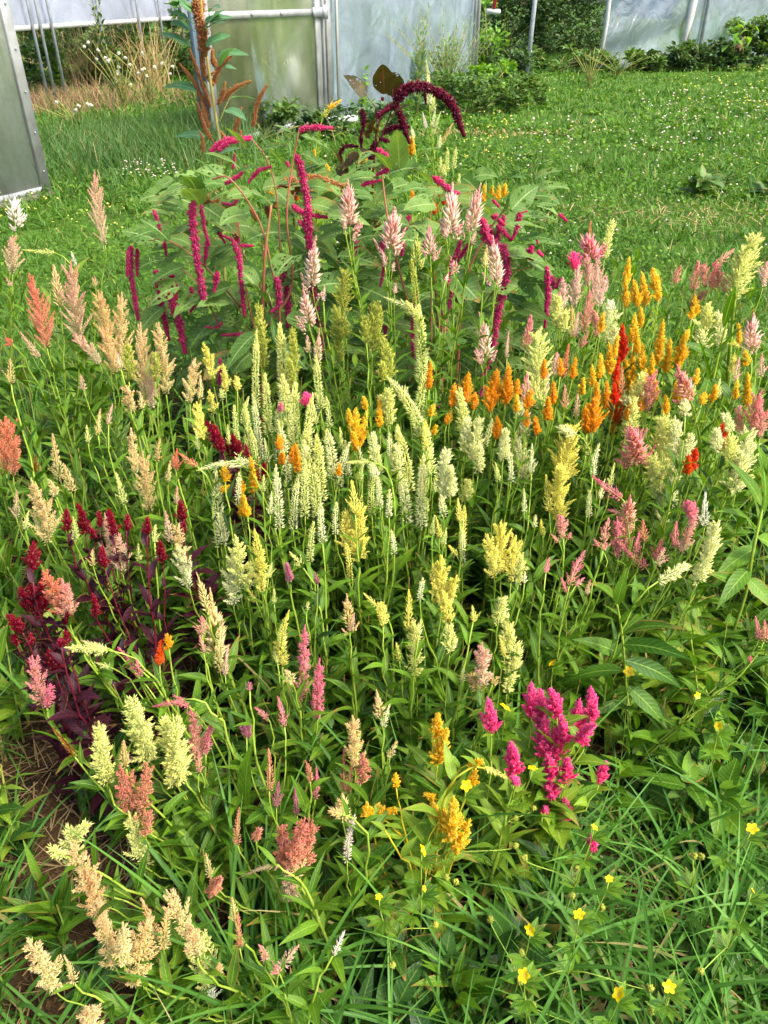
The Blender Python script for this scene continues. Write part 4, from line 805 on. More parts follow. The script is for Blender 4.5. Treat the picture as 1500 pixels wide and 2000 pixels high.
def amaranth(label, Y, stems, tassels, leaves, leafm='leafa', stemm='stemr', bloom='tassel', group='tall amaranths at the back of the bed', beads=1.0, tw=1.0, hang='tassel', root=None, prof=broadp, extra=0, extra_box=None, name='amaranth_plant', cat='amaranth', dyr=(.06, .4)):
    r0 = stems[0][0]; O = atY(r0[0], r0[1], Y); O[2] = 0
    o = empty(name, O, label, cat, group)
    sp = []
    for st, wd in [(s[:-1], s[-1]) for s in stems]:
        P = np.array([atY(x, y, Y + rng.normal(0, .01) * (i > 0)) for i, (x, y) in enumerate(st)])
        if st[0] == r0 and P[0][2] > 0: P = np.vstack([[O[0], O[1], 0], P])
        Pm = smoothline(P, 26) - O; sp.append(tube(Pm, np.linspace(wd, wd * .5, len(Pm)) * .78, 7))
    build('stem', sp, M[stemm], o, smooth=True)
    rows = []
    for q in leaves:
        Yl = Y + rng.uniform(-.1, .08); rows.append(px_leaf(*q[:5], Yl, kap=rng.uniform(.3, .8), roll=rng.normal(0, .25) if len(q) < 6 else q[5], dy=rng.uniform(-.12, .05)))
    if extra:
        x0, x1, y0, y1 = extra_box
        for _ in range(extra):
            x, y = rng.uniform(x0, x1), rng.uniform(y0, y1); sg = 1 if x > r0[0] else -1; l = rng.uniform(48, 82)
            rows.append(px_leaf(x, y, x + sg * l * rng.uniform(.5, 1), y + l * rng.uniform(-.3, .7), l * rng.uniform(.38, .52), Y + rng.uniform(*dyr), kap=rng.uniform(.3, .9), roll=rng.normal(0, .35)))
    B = np.array([q[0] for q in rows]) - O; a = np.array([q[1:] for q in rows])
    build('foliage', [strips(B, a[:, 0], a[:, 1], a[:, 2], a[:, 3], a[:, 4], prof, 9, .22, a[:, 5], wave=.1)], M[leafm], o, smooth=True)
    for t in tassels:
        w = t[-1]; pts = list(t[:-1]); pal = bloom
        if isinstance(w, tuple): w, pal = w
        g_, loc = rope(pts, w * tw, Y + rng.uniform(-.07, .1), beads); build(hang, g_, M['f_' + pal], o, loc=loc - O)
    return o
YA = 2.45
amaranth("love lies bleeding amaranth left of centre with long straight hanging crimson tassels", YA,
 [[(512, 900), (513, 620), (518, 500), (530, 400), .009], [(548, 720), (545, 600), (530, 520), (505, 430), (450, 350), (415, 350), .006], [(520, 640), (570, 560), (560, 430), (570, 330), (585, 250), .0055],
  [(470, 600), (400, 520), (330, 470), (290, 470), .004], [(430, 640), (390, 560), (350, 520), .004], [(495, 640), (480, 560), (470, 480), (462, 400), .004], [(548, 500), (540, 380), (520, 310), (490, 270), .0035], [(480, 620), (430, 560), (420, 520), .003]],
 [((378, 392), (376, 430), (384, 500), (395, 560), (402, 600), 16), ((392, 400), (400, 450), (410, 480), 9), ((455, 470), (466, 500), (472, 560), (478, 618), 12), ((456, 470), (440, 462), (436, 460), 9), ((470, 480), (495, 480), 9), ((465, 475), (460, 440), (455, 410), 10),
  ((256, 480), (255, 520), (258, 550), (270, 625), 12), ((268, 486), (268, 540), 9), ((250, 490), (248, 540), 8), ((300, 530), (316, 540), (308, 560), (316, 600), (330, 665), 13), ((330, 570), (340, 600), (350, 630), (362, 690), 17), ((320, 535), (340, 540), 14), ((340, 550), (345, 585), 12), ((372, 560), (380, 590), (372, 610), 10), ((390, 560), (395, 590), 12),
  ((410, 300), (430, 280), (455, 272), (492, 268), 12), ((425, 295), (450, 278), (490, 272), 10), ((585, 258), (600, 250), (650, 250), 12), ((575, 300), (585, 320), (592, 350), (600, 390), (604, 430), (606, 480), 15), ((600, 400), (603, 460), (612, 520), 17), ((560, 315), (564, 325), 12),
  ((570, 400), (590, 415), (640, 425), 12), ((583, 430), (600, 450), 12), ((508, 330), (490, 350), (486, 358), 9), ((440, 360), (470, 340), (480, 325), 9), ((455, 330), (458, 300), 7), ((560, 500), (555, 540), (562, 580), (562, 640), 15), ((540, 540), (545, 590), (530, 610), 14), ((600, 520), (610, 560), (622, 620), (632, 660), 13),
  ((480, 652), (432, 655), 8), ((435, 630), (420, 640), (400, 638), 6), ((500, 335), (515, 330), (530, 325), 8), ((425, 450), (440, 475), 9), ((405, 470), (400, 520), 10), ((425, 530), (418, 570), 12), ((300, 410), (318, 460), 9), ((320, 470), (325, 500), 9), ((430, 700), (428, 760), 8), ((465, 390), (452, 400), (432, 395), 7), ((760, 580), (755, 620), (752, 660), 11), ((745, 470), (750, 520), (742, 560), 9)],
 [(390, 400, 360, 370, 44), (388, 385, 362, 345, 36), (400, 405, 465, 460, 40), (318, 475, 240, 452, 44), (375, 480, 325, 465, 30), (575, 500, 540, 540, 60, .3), (555, 455, 485, 470, 55), (455, 590, 385, 600, 40), (450, 560, 380, 610, 46), (440, 630, 375, 690, 60, .3), (430, 620, 372, 680, 60), (500, 650, 445, 720, 32), (470, 700, 400, 740, 50), (490, 690, 455, 730, 46), (520, 590, 470, 545, 40), (560, 540, 640, 520, 30), (620, 470, 690, 450, 36), (600, 400, 680, 430, 38), (580, 350, 640, 330, 26), (540, 360, 600, 365, 20),
  (470, 330, 400, 300, 18), (480, 290, 440, 250, 18), (500, 300, 560, 285, 20), (580, 270, 535, 245, 16), (590, 265, 640, 290, 22), (590, 300, 625, 325, 22), (550, 320, 515, 290, 20), (430, 350, 380, 310, 18), (440, 340, 480, 300, 22), (450, 345, 510, 325, 22), (330, 470, 275, 430, 30), (300, 450, 250, 470, 26), (360, 520, 290, 560, 36), (350, 560, 290, 600, 44), (320, 600, 270, 660, 40), (400, 520, 455, 480, 34), (400, 580, 340, 620, 36), (480, 420, 430, 440, 36), (530, 400, 480, 375, 26), (640, 420, 720, 440, 34), (560, 620, 610, 650, 40), (550, 680, 600, 720, 44), (640, 600, 690, 640, 40), (620, 560, 690, 560, 44), (500, 560, 450, 520, 36), (660, 500, 740, 520, 50), (680, 480, 740, 460, 40), (700, 560, 780, 600, 50)], extra=210, extra_box=(330, 720, 340, 740))
amaranth("love lies bleeding amaranth right of centre with a very long beaded crimson tassel", 2.4,
 [[(880, 900), (895, 700), (905, 560), (950, 460), (985, 410), .008], [(870, 800), (800, 600), (760, 440), (745, 330), .006], [(860, 700), (850, 560), (840, 440), (850, 370), .005], [(900, 620), (880, 520), (870, 460), .004], [(940, 600), (990, 540), (1040, 520), .004]],
 [((940, 425), (955, 470), (985, 490), (990, 530), (982, 570), (970, 620), (965, 660), (945, 730), (930, 800), 17), ((985, 420), (975, 450), (965, 480), (958, 440), 12), ((1016, 412), (1008, 450), (1000, 468), 12), ((1018, 415), (1030, 412), 7), ((960, 420), (975, 430), (985, 440), 14), ((970, 440), (1000, 470), 11), ((845, 345), (865, 360), (880, 372), (897, 378), 13), ((850, 345), (852, 350), 14), ((735, 290), (760, 310), (775, 330), 12), ((760, 330), (735, 342), 12), ((705, 362), (730, 355), (745, 352), 9), ((800, 420), (790, 450), (785, 500), 12),
  ((870, 540), (878, 580), (866, 620), (862, 700), (858, 760), (852, 830), 16), ((900, 470), (890, 500), (880, 520), (878, 560), 12), ((812, 560), (806, 640), (808, 720), 10), ((920, 470), (900, 500), (890, 520), 10), ((880, 600), (870, 590), 14), ((1040, 480), (1030, 500), (1045, 505), 16), ((1050, 490), (1060, 500), 14), ((1068, 520), (1070, 570), (1066, 600), 12), ((1076, 540), (1085, 560), (1095, 545), 14), ((1072, 560), (1064, 640), 12), ((1048, 460), (1050, 475), 9), ((1092, 418), (1108, 432), 8), ((962, 390), (975, 404), 9), ((700, 470), (690, 500), 14), ((625, 660), (632, 690), 8), ((830, 470), (825, 500), 10)],
 [(985, 420, 935, 370, 40), (990, 420, 1010, 360, 42), (1000, 410, 1050, 365, 40), (1000, 425, 1085, 430, 34), (990, 440, 1070, 450, 36), (1010, 470, 1090, 475, 24), (960, 420, 920, 400, 24), (1030, 510, 1085, 560, 54), (1010, 520, 1068, 600, 66), (990, 500, 1070, 520, 60), (880, 560, 925, 610, 60), (880, 540, 935, 590, 56), (960, 640, 1000, 690, 56), (1010, 600, 1070, 625, 30), (760, 330, 720, 300, 26), (780, 340, 775, 255, 34), (760, 340, 830, 330, 34), (740, 350, 680, 355, 30), (840, 360, 800, 330, 30), (860, 390, 930, 370, 30), (850, 400, 790, 410, 40), (800, 440, 730, 450, 50), (830, 480, 780, 470, 50), (860, 450, 800, 440, 40), (850, 500, 800, 520, 40), (760, 480, 690, 470, 36), (850, 470, 905, 430, 36), (830, 560, 870, 540, 34), (840, 540, 800, 530, 30), (900, 660, 850, 690, 50), (960, 560, 1010, 560, 50), (940, 640, 890, 650, 50), (700, 420, 650, 440, 30), (820, 300, 860, 290, 26), (740, 320, 680, 340, 20), (735, 300, 700, 320, 20)], extra=190, extra_box=(700, 1050, 340, 740))
amaranth("young amaranth with smooth pointed leaves and no tassels at the centre back", 2.36, [[(842, 700), (842, 560), (842, 520), .004]], [((842, 530), (842, 515), (6, 'lime'))],
 [(842, 540, 815, 505, 22), (842, 535, 870, 500, 22), (842, 545, 880, 530, 24), (842, 545, 808, 540, 24), (842, 520, 835, 485, 18), (842, 560, 815, 575, 22), (842, 560, 875, 570, 22)], leafm='leaf')
amaranth("tall rust brown amaranth with upright spikes and broad green leaves before the door", 3.25,
 [[(440, 560), (430, 300), (425, 250), (405, 120), (392, 0), (388, -60), .010], [(432, 270), (415, 200), (400, 160), .004], [(428, 240), (450, 190), (480, 165), .003]],
 [((400, 110), (395, 60), (384, 20), (380, -30), 20), ((392, 40), (388, 10), (385, -40), 22), ((405, 230), (385, 170), (350, 124), 9), ((412, 210), (395, 165), (370, 95), 8), ((412, 170), (430, 130), (458, 102), 10), ((420, 130), (415, 110), (416, 98), 14), ((430, 200), (455, 175), (490, 158), 9), ((425, 205), (436, 180), (440, 160), 9), ((494, 248), (500, 210), (510, 185), (522, 165), 9), ((410, 250), (402, 230), (394, 200), 8), ((415, 275), (400, 250), (385, 200), 9), ((455, 270), (465, 235), (472, 210), 9), ((470, 270), (470, 255), 10), ((398, 300), (395, 270), (389, 255), 7), ((400, 150), (396, 120), (398, 90), 11), ((418, 165), (405, 150), (420, 140), 8), ((440, 270), (430, 255), 9)],
 [(372, 92, 305, 66, 26), (385, 30, 330, 0, 30), (345, 12, 322, 8, 26), (400, 42, 455, 35, 16), (400, 60, 440, 45, 14), (410, 22, 430, 16, 14), (424, 108, 484, 108, 18), (440, 132, 462, 136, 12), (445, 195, 500, 195, 16), (385, 178, 320, 172, 16), (400, 268, 345, 268, 20), (375, 20, 320, -10, 40), (378, 60, 335, 48, 30), (398, 60, 440, 20, 26), (402, 90, 450, 70, 26), (440, 215, 480, 235, 22), (430, 130, 460, 95, 14), (380, 50, 330, 25, 24), (430, 300, 470, 290, 16)], leafm='leafz', stemm='stemo', bloom='tan', beads=.4, hang='seed_spike')
amaranth("bronze amaranth with thick drooping rust tassels arching to both sides", 2.75,
 [[(560, 640), (575, 480), (572, 400), (578, 370), .007], [(540, 620), (440, 430), (420, 390), .005], [(520, 600), (510, 450), (500, 400), .004]],
 [((578, 375), (592, 352), (620, 350), (675, 366), (700, 362), 16), ((585, 360), (560, 355), (545, 380), (538, 405), 18), ((598, 360), (578, 370), (568, 400), 20), ((415, 395), (380, 378), (340, 380), (303, 388), 12), ((420, 400), (440, 382), (446, 378), 13), ((425, 398), (400, 395), (385, 390), 12), ((520, 400), (525, 420), (530, 440), 12), ((490, 408), (500, 430), 14), ((735, 430), (738, 470), 14), ((680, 400), (700, 410), 14)],
 [(575, 420, 620, 400, 26), (560, 400, 500, 395, 26), (430, 410, 370, 430, 30), (430, 420, 480, 400, 22), (620, 400, 690, 385, 30), (640, 420, 690, 400, 34), (510, 440, 460, 430, 26)], bloom='tan', beads=.4)
amaranth("dark purple amaranth with a huge maroon tassel arching right and holed bronze leaves", 3.05,
 [[(722, 560), (730, 320), (740, 240), (765, 200), .007], [(735, 300), (735, 220), (718, 190), .003], [(730, 300), (765, 215), (766, 175), .004], [(700, 520), (706, 350), (708, 300), .004], [(668, 500), (670, 380), (668, 340), .004]],
 [((772, 205), (785, 180), (815, 168), (850, 178), (880, 200), (895, 235), (907, 266), 17), ((775, 200), (795, 175), (820, 172), 14), ((765, 205), (778, 215), (790, 250), (800, 280), 13), ((752, 212), (770, 210), (780, 225), 13), ((708, 212), (710, 240), (706, 262), 11), ((745, 260), (775, 248), (800, 248), 11), ((740, 270), (755, 275), (768, 280), 9), ((736, 230), (745, 220), (760, 212), 16), ((735, 275), (725, 300), (722, 330), 12), ((666, 318), (664, 300), (675, 286), (700, 286), 8), ((705, 262), (706, 290), 9), ((747, 190), (747, 196), 12), ((830, 180), (832, 205), 8)],
 [(751, 184, 747, 128, 40, .15), (768, 190, 770, 142, 38, 0), (776, 192, 778, 156, 24, 0), (762, 230, 800, 205, 24), (735, 260, 700, 240, 24), (750, 300, 790, 320, 26), (700, 300, 672, 330, 24), (712, 190, 672, 148, 26), (720, 270, 735, 230, 26), (668, 345, 670, 315, 24), (706, 340, 706, 315, 20), (665, 320, 642, 282, 22), (730, 310, 700, 290, 18), (735, 330, 770, 340, 26), (700, 360, 670, 380, 26), (720, 380, 750, 400, 30)], leafm='leafao', stemm='stemd', bloom='purple', beads=.5)

def _n(l): return [tuple([*q[:4], q[4] * .72, *q[5:]]) for q in l]
LG = 'leafy stems without flowers'
def leafy(label, Y, stems, leaves, leafm='leaf'): return amaranth(label, Y, stems, [], _n(leaves), leafm=leafm, stemm='stem', group=LG, prof=lancep, name='leafy_plant', cat='leafy plant')
leafy("tall leafy green stem carrying the big cream plume at the upper right", 1.85, [[(1330, 1000), (1370, 850), (1402, 700), (1430, 590), .006]],
 [(1412, 640, 1436, 560, 22), (1400, 700, 1450, 640, 34), (1395, 700, 1325, 672, 26), (1385, 760, 1350, 640, 24), (1390, 740, 1440, 800, 30), (1375, 800, 1310, 740, 24), (1375, 790, 1430, 740, 26), (1360, 860, 1300, 800, 30), (1365, 840, 1420, 900, 30), (1385, 740, 1360, 830, 30)])
leafy("leafy plant with large leaves cut by the right picture edge", 1.35, [[(1450, 1180), (1470, 1080), (1495, 960), (1505, 880), .006]],
 [(1492, 1000, 1476, 862, 62), (1490, 990, 1420, 900, 34), (1480, 1040, 1400, 1000, 40), (1475, 1070, 1395, 1130, 44), (1480, 1050, 1530, 1090, 44), (1465, 1110, 1400, 1190, 40), (1460, 1130, 1510, 1190, 44), (1455, 1150, 1380, 1120, 36)])
leafy("leafy plant with broad fresh leaves under the magenta pink celosia on the right", 1.15, [[(1230, 1440), (1222, 1330), (1215, 1240), (1205, 1180), .005]],
 [(1205, 1190, 1150, 1140, 36), (1212, 1220, 1290, 1165, 40), (1215, 1240, 1335, 1230, 44), (1218, 1260, 1350, 1290, 48), (1220, 1290, 1330, 1345, 44), (1215, 1280, 1120, 1250, 44), (1220, 1310, 1110, 1330, 40), (1225, 1340, 1300, 1420, 44), (1205, 1180, 1225, 1110, 30), (1225, 1360, 1150, 1400, 40)])
leafy("bright leafy stem in the middle right above the buttercups", 1.2, [[(1370, 1420), (1360, 1330), (1350, 1250), .004]],
 [(1350, 1255, 1330, 1190, 26), (1352, 1270, 1420, 1240, 34), (1355, 1300, 1290, 1260, 34), (1358, 1320, 1440, 1320, 40), (1362, 1350, 1290, 1350, 36), (1365, 1370, 1430, 1400, 40), (1368, 1390, 1320, 1440, 34)])
leafy("plant with a pale upright leaf left of the slim dusty pink spike", .92, [[(470, 1760), (478, 1640), (480, 1570), .004]],
 [(482, 1575, 494, 1450, 44), (478, 1620, 420, 1560, 30), (480, 1610, 545, 1570, 30), (476, 1660, 410, 1680, 34), (476, 1680, 540, 1700, 36), (474, 1700, 420, 1740, 32)])
leafy("plant with a long arching leaf reaching the left picture edge near the bottom", .74, [[(230, 1960), (200, 1840), (172, 1772), .004]],
 [(172, 1775, -8, 1782, 30, -.2), (185, 1800, 240, 1760, 26), (200, 1840, 130, 1850, 30), (205, 1860, 270, 1830, 30), (215, 1900, 150, 1950, 34), (180, 1790, 160, 1730, 20)])
leafy("golden stemmed plant with tall pointed leaves left of the broad golden plume", 1.0, [[(815, 1790), (812, 1680), (808, 1600), .004]],
 [(808, 1610, 803, 1470, 38), (810, 1640, 760, 1560, 34), (812, 1650, 850, 1570, 30), (812, 1680, 745, 1660, 34), (813, 1700, 880, 1680, 40), (814, 1720, 750, 1740, 36), (814, 1730, 880, 1760, 40)], leafm='leafy')
# ------------------------------------------------------------------ grass and ground cover
def grassmat(name, c1, c2, dry, trans=.38, rough=.55, dryamt=.06):
    m, nt, out = newmat(name); u, v, r = attr(nt)
    g_ = N(nt, 'ShaderNodeNewGeometry'); nz = N(nt, 'ShaderNodeTexNoise', ins={'Scale': 1.1, 'Detail': 4.0}); nt.links.new(g_.outputs['Position'], nz.inputs['Vector'])
    f = mathn(nt, 'ADD', mathn(nt, 'MULTIPLY', r, .6), mathn(nt, 'MULTIPLY', mapr(nt, nz.outputs['Fac'], .3, .7, 0, 1), .4))
    col = mixc(nt, f, lin(c1), lin(c2)); col = mixc(nt, mathn(nt, 'GREATER_THAN', mathn(nt, 'FRACT', mathn(nt, 'MULTIPLY', r, 37.3)), 1 - dryamt), col, lin(dry))
    col = mixc(nt, mapr(nt, mathn(nt, 'ABSOLUTE', u), .22, .0, 0, .25), col, lin(tuple(min(255, x * 1.35) for x in c2)))
    tc = mixc(nt, 1.0, col, (1.2, 1.25, .55, 1), 'MULTIPLY'); surf(nt, out, col, rough, trans, tc, .25); return m
M['lawn'] = grassmat('lawn_grass', (42, 82, 26), (102, 142, 52), (150, 146, 88))
M['long'] = grassmat('long_grass', (48, 92, 34), (104, 152, 60), (150, 140, 88), dryamt=.07)
M['shadeg'] = grassmat('shaded_long_grass', (56, 92, 42), (96, 130, 68), (150, 140, 96), dryamt=.08)  # copy of the long grass, doorway shade toned into its colour
M['dryg'] = grassmat('dry_grass', (160, 134, 92), (196, 170, 122), (84, 104, 56), trans=.2, rough=.7)
M['pinkdry'] = grassmat('reddish_dry_stalks', (136, 92, 84), (172, 140, 104), (110, 120, 60), trans=.2, rough=.7, dryamt=.3)
M['straw'] = grassmat('straw', (110, 88, 58), (156, 130, 92), (84, 62, 42), trans=.05, rough=.8)
M['weed'] = leafmat('weed_leaf', (62, 96, 44), (102, 138, 66), (138, 164, 98), trans=.35)
M['shrub'] = leafmat('dark_shrub_leaf', (52, 82, 46), (88, 120, 72), (120, 146, 98), trans=.25)
M['vine'] = leafmat('bright_vine_leaf', (90, 140, 40), (130, 176, 60), (170, 200, 110))
M['willow'] = leafmat('grey_green_fine_leaf', (104, 136, 104), (136, 166, 130), (160, 184, 150))
def in_poly(x, y, poly):
    inside = np.zeros(len(x), bool); n = len(poly)
    for i in range(n):
        x1, y1 = poly[i]; x2, y2 = poly[(i + 1) % n]
        c = ((y1 > y) != (y2 > y)) & (x < (x2 - x1) * (y - y1) / (y2 - y1 + 1e-12) + x1); inside ^= c
    return inside
BED = [(p[0], p[1]) for p in P] if False else bx
def halfw(Y): return .60 * Y + .75
def inside_house(x, y):
    """signed side of the long greenhouse wall: > 0 inside."""
    return (x - A_[0]) * -dw[1] + (y - A_[1]) * dw[0]
# lawn
n = 190000
Y = np.exp(rng.uniform(math.log(1.9), math.log(30), n)); X = rng.uniform(-1, 1, n) * halfw(Y)
dd = inside_house(X, Y); clump = .5 + .5 * np.sin(X * 5.1 + 1.7 * np.sin(Y * 3.3)) * np.sin(Y * 4.7 + 1.3 * np.sin(X * 2.9))
keep = ~in_poly(X, Y, BED) | (rng.random(n) < .10)
keep &= ~((dd > .1) & (dd < .0)); X, Y, dd, clump = X[keep], Y[keep], dd[keep], clump[keep]; n = len(X)
sc = np.clip(Y / 4.5, .6, 3.2)
Lb = rng.uniform(.035, .085, n) * (.75 + .6 * clump) * (1 + .12 * sc) * np.where(dd > 0, 1.5, 1)
Lb *= np.where((dd > .3) & (Y < 12.5), np.clip(1.5, 1, 2), 1)
V_, F_, A__ = strips(np.stack([X, Y, np.full(n, -.02)], -1), rng.random(n) * 6.28, rng.uniform(.05, .75, n), rng.uniform(.2, 1.3, n), Lb, rng.uniform(.0042, .0085, n) * sc, bladep, 2, mid=False, roll=rng.uniform(-.6, .6, n), rnd=np.clip(rng.random(n) * .7 + clump * .3, 0, 1))
prop(build('lawn_grass', [(V_, F_, A__)], M['lawn'], smooth=True), kind='stuff')
# coarser clumps standing out of the lawn
nc = 7000; Yc = np.exp(rng.uniform(math.log(2.2), math.log(22), nc)); Xc = rng.uniform(-1, 1, nc) * halfw(Yc); k = ~in_poly(Xc, Yc, BED) & (np.sin(Xc * 1.7 + 1) + np.sin(Yc * 2.1 + Xc) > -.7); Xc, Yc = Xc[k], Yc[k]; nc = len(Xc); m_ = 12
Xr, Yr = Xc.repeat(m_), Yc.repeat(m_); n = len(Xr); scr = np.clip(Yr / 5, .7, 2.6); azr = rng.random(n) * 6.28; rc = np.clip(rng.random(nc).repeat(m_) * .8 + rng.random(n) * .2, 0, 1)
prop(build('grass_tufts', [strips(np.stack([Xr + np.cos(azr) * .012 * scr, Yr + np.sin(azr) * .012 * scr, np.full(n, -.01)], -1), azr, rng.uniform(.15, .8, n), rng.uniform(.4, 1.6, n), rng.uniform(.06, .14, n) * np.clip(scr, .8, 1.5), rng.uniform(.006, .010, n) * scr, bladep, 3, .2, rng.normal(0, .3, n), rnd=rc)], M['lawn'], smooth=True), kind='stuff')
# broad weed leaves mixed in the lawn
n = 42000; Y = np.exp(rng.uniform(math.log(2.2), math.log(24), n)); X = rng.uniform(-1, 1, n) * halfw(Y); k = ~in_poly(X, Y, BED) & (np.sin(X * 2.3 + 2) * np.sin(Y * 1.9) > -.35); X, Y = X[k], Y[k]; n = len(X); sc = np.clip(Y / 4.5, .7, 2.6)
prop(build('lawn_clover', [strips(np.stack([X, Y, rng.uniform(.02, .07, n)], -1), rng.random(n) * 6.28, rng.uniform(.9, 1.5, n), rng.uniform(0, .5, n), rng.uniform(.015, .032, n) * sc, rng.uniform(.012, .022, n) * sc, leafp, 3, .2, rng.normal(0, .3, n))], M['leaf'], smooth=True), kind='stuff')
# tall rough grass: inside the doorway and in tufts
def tuft_field(cx, cy, rx_, ry_, n, lmin, lmax, w, mat, name, lab=None, cat=None, grp=None, kap=(.2, 1.2), phi=(.02, .45), kind=None, z0=0, rnd=None, seg=5):
    x = rng.normal(0, .5, n) * rx_ + cx; y = rng.normal(0, .5, n) * ry_ + cy
    a = strips(np.stack([x - cx, y - cy, np.full(n, z0)], -1), rng.random(n) * 6.28, rng.uniform(*phi, n), rng.uniform(*kap, n), rng.uniform(lmin, lmax, n), w * rng.uniform(.6, 1.3, n), bladep, seg, mid=False, roll=rng.uniform(-.8, .8, n))
    return prop(build(name, [a], M[mat], None, (cx, cy, 0), smooth=True), lab, cat, grp, kind)
c = atZ(300, 300); tuft_field(c[0], c[1], 1.3, 1.6, 3600, .15, .42, .010, 'shadeg', 'long_grass', "mound of long green grass inside the open doorway", 'grass clump')
c = atZ(375, 290); tuft_field(c[0], c[1], .6, .9, 1600, .25, .55, .009, 'shadeg', 'long_grass', "long green grass leaning against the foot of the door edge", 'grass clump')
c = atZ(180, 300); tuft_field(c[0], c[1], 1.6, 1.6, 2200, .15, .35, .010, 'shadeg', 'rough_grass', "shorter rough grass just inside the doorway on the left", 'grass clump')
c = atZ(120, 215); tuft_field(c[0], c[1], 1.6, 1.5, 1100, .2, .5, .007, 'pinkdry', 'dry_weeds', "patch of reddish dry weeds beside the sliding panel edge", 'dry weeds')
c = atZ(215, 190); tuft_field(c[0], c[1], 2.0, 1.3, 1300, .15, .4, .012, 'pinkdry', 'dead_stalks', "flattened heap of pinkish dead stalks in the middle of the doorway", 'dead stalks', phi=(.6, 1.4), kap=(0, .5))
for i, (px, py, h, nn, r_, lab) in enumerate([(182, 172, 1.5, 300, .35, "tallest tan dry grass clump in the centre of the doorway"), (165, 150, 1.4, 120, .4, "paler dry grass clump just behind the tallest one"), (72, 140, 1.3, 100, .4, "thin dry grass clump nearest the sliding panel"), (300, 175, 1.6, 200, .3, "tall dry grass clump in front of the right side posts"), (225, 125, 1.5, 90, .4, "faint dry grass clump at the back of the doorway")]):
    c = atZ(px, py); tuft_field(c[0], c[1], r_ * 1.2, r_, int(nn * .6), h * .6, h, .012, 'dryg', 'dry_grass_clump', lab, 'dry grass', 'dry grass clumps inside the greenhouse', kap=(.05, 1.3), phi=(.0, .5), seg=6)
# shrubs
def shrub(px, py, w, d_, h, n, lf, mat, label, name='shrub', grp=None, wr=(.45, .7), Yz=None, z0=.0, stems=8, wob=1.0):
    n = int(n * .9)
    c = atZ(px, py); o = empty(name, (c[0], c[1], 0), label, 'shrub' if 'shrub' in name else name.split('_')[-1], grp)
    nb = max(5, n // 55); bl = np.stack([rng.uniform(-1, 1, nb) * w / 2, rng.uniform(-1, 1, nb) * d_ / 2, z0 + rng.random(nb) ** .8 * (h - z0)], -1)
    bl[:, 2] = z0 + (bl[:, 2] - z0) * np.clip(1.15 - (bl[:, 0] / (w / 2)) ** 2 * .6, .3, 1); rr = rng.uniform(.10, .26, nb) * (h * .5 + .3) * wob
    ii = rng.integers(0, nb, n); q = rng.normal(0, 1, (n, 3)); q /= np.linalg.norm(q, axis=1, keepdims=True); pos = bl[ii] + q * (rr[ii] * rng.random(n) ** .4)[:, None]; pos[:, 2] = np.abs(pos[:, 2])
    st = [tube(bez(np.array([0, 0, 0.]) + rng.normal(0, .1, 3) * [1, 1, 0], np.array([bl[i][0] * .3, bl[i][1] * .3, bl[i][2] * .5]), bl[i] * [.8, .8, .8], bl[i], 8), np.linspace(.015, .005, 8), 4) for i in range(min(stems, nb))]
    build('branches', st, M['stemo'], o)
    build('foliage', [strips(pos, np.arctan2(q[:, 1], q[:, 0]) + rng.normal(0, .5, n), rng.uniform(.5, 1.7, n), rng.uniform(.1, .9, n), lf * rng.uniform(.6, 1.3, n), lf * rng.uniform(*wr, n), leafp, 3, .2, rng.normal(0, .5, n), rnd=rng.random(n))], M[mat], o, smooth=True)
    return o
G1 = 'dark shrubs between the two tunnels'
shrub(985, 108, 2.6, 2, 2.8, 5200, .13, 'shrub', "dark shrub right behind the greenhouse corner post", 'dark_shrub', G1)
shrub(1050, 104, 2.8, 2, 3.0, 5600, .13, 'shrub', "dark shrub directly behind the grey steel pole", 'dark_shrub', G1)
shrub(1125, 104, 2.8, 2, 2.8, 5600, .13, 'shrub', "dark shrub next to the left edge of the plastic curtain", 'dark_shrub', G1)
shrub(1090, 92, 5.0, 2, 3.4, 6000, .15, 'shrub', "highest dark shrub mass at the back of the gap", 'dark_shrub', G1)
shrub(1085, 140, 2.6, .7, .45, 1500, .12, 'weed', "low pale green weeds along the foot of the dark shrubs", 'weed_patch')
shrub(985, 150, 1.0, .6, .6, 900, .10, 'shrub', "low dark bush with a white flower near the corner post", 'low_shrub')
shrub(948, 150, .5, .5, 1.5, 420, .15, 'vine', "bright green vine climbing beside the greenhouse corner post", 'vine')
shrub(960, 175, .8, .5, .5, 420, .12, 'vine', "bright green weeds at the foot of the corner post", 'weed_patch')
shrub(925, 222, 1.7, .7, .5, 2200, .085, 'weed', "olive bush at the end of the film wall beside the lawn", 'low_shrub')
shrub(1000, 212, 1.0, .6, .45, 900, .08, 'weed', "smaller olive bush trailing onto the lawn", 'low_shrub')
shrub(690, 268, 1.3, .5, .38, 1500, .08, 'shrub', "dark low weeds along the base of the film wall", 'weed_patch')
shrub(520, 272, 1.5, .4, .35, 1100, .09, 'weed', "low weeds hiding the foot of the greenish door", 'weed_patch')
shrub(700, 220, .35, .25, .55, 160, .09, 'vine', "small bright green weed against the film wall", 'weed')
shrub(845, 195, 1.2, .5, .8, 1500, .10, 'willow', "dense grey green base of the feathery weed by the film wall", 'weed')
shrub(1230, 140, 1.2, .6, .4, 800, .13, 'weed', "low weeds below the wrinkled plastic curtain", 'weed_patch')
shrub(1295, 138, 1.4, .6, .42, 1400, .14, 'shrub', "dark green bush at the foot of the rolled plastic", 'low_shrub')
shrub(1385, 136, 2.4, .7, .5, 2600, .14, 'shrub', "wide dark green bush along the right tunnel wall", 'low_shrub')
shrub(1462, 122, 2.0, .8, .9, 2600, .15, 'weed', "taller leafy bush at the far right of the tunnel wall", 'low_shrub')
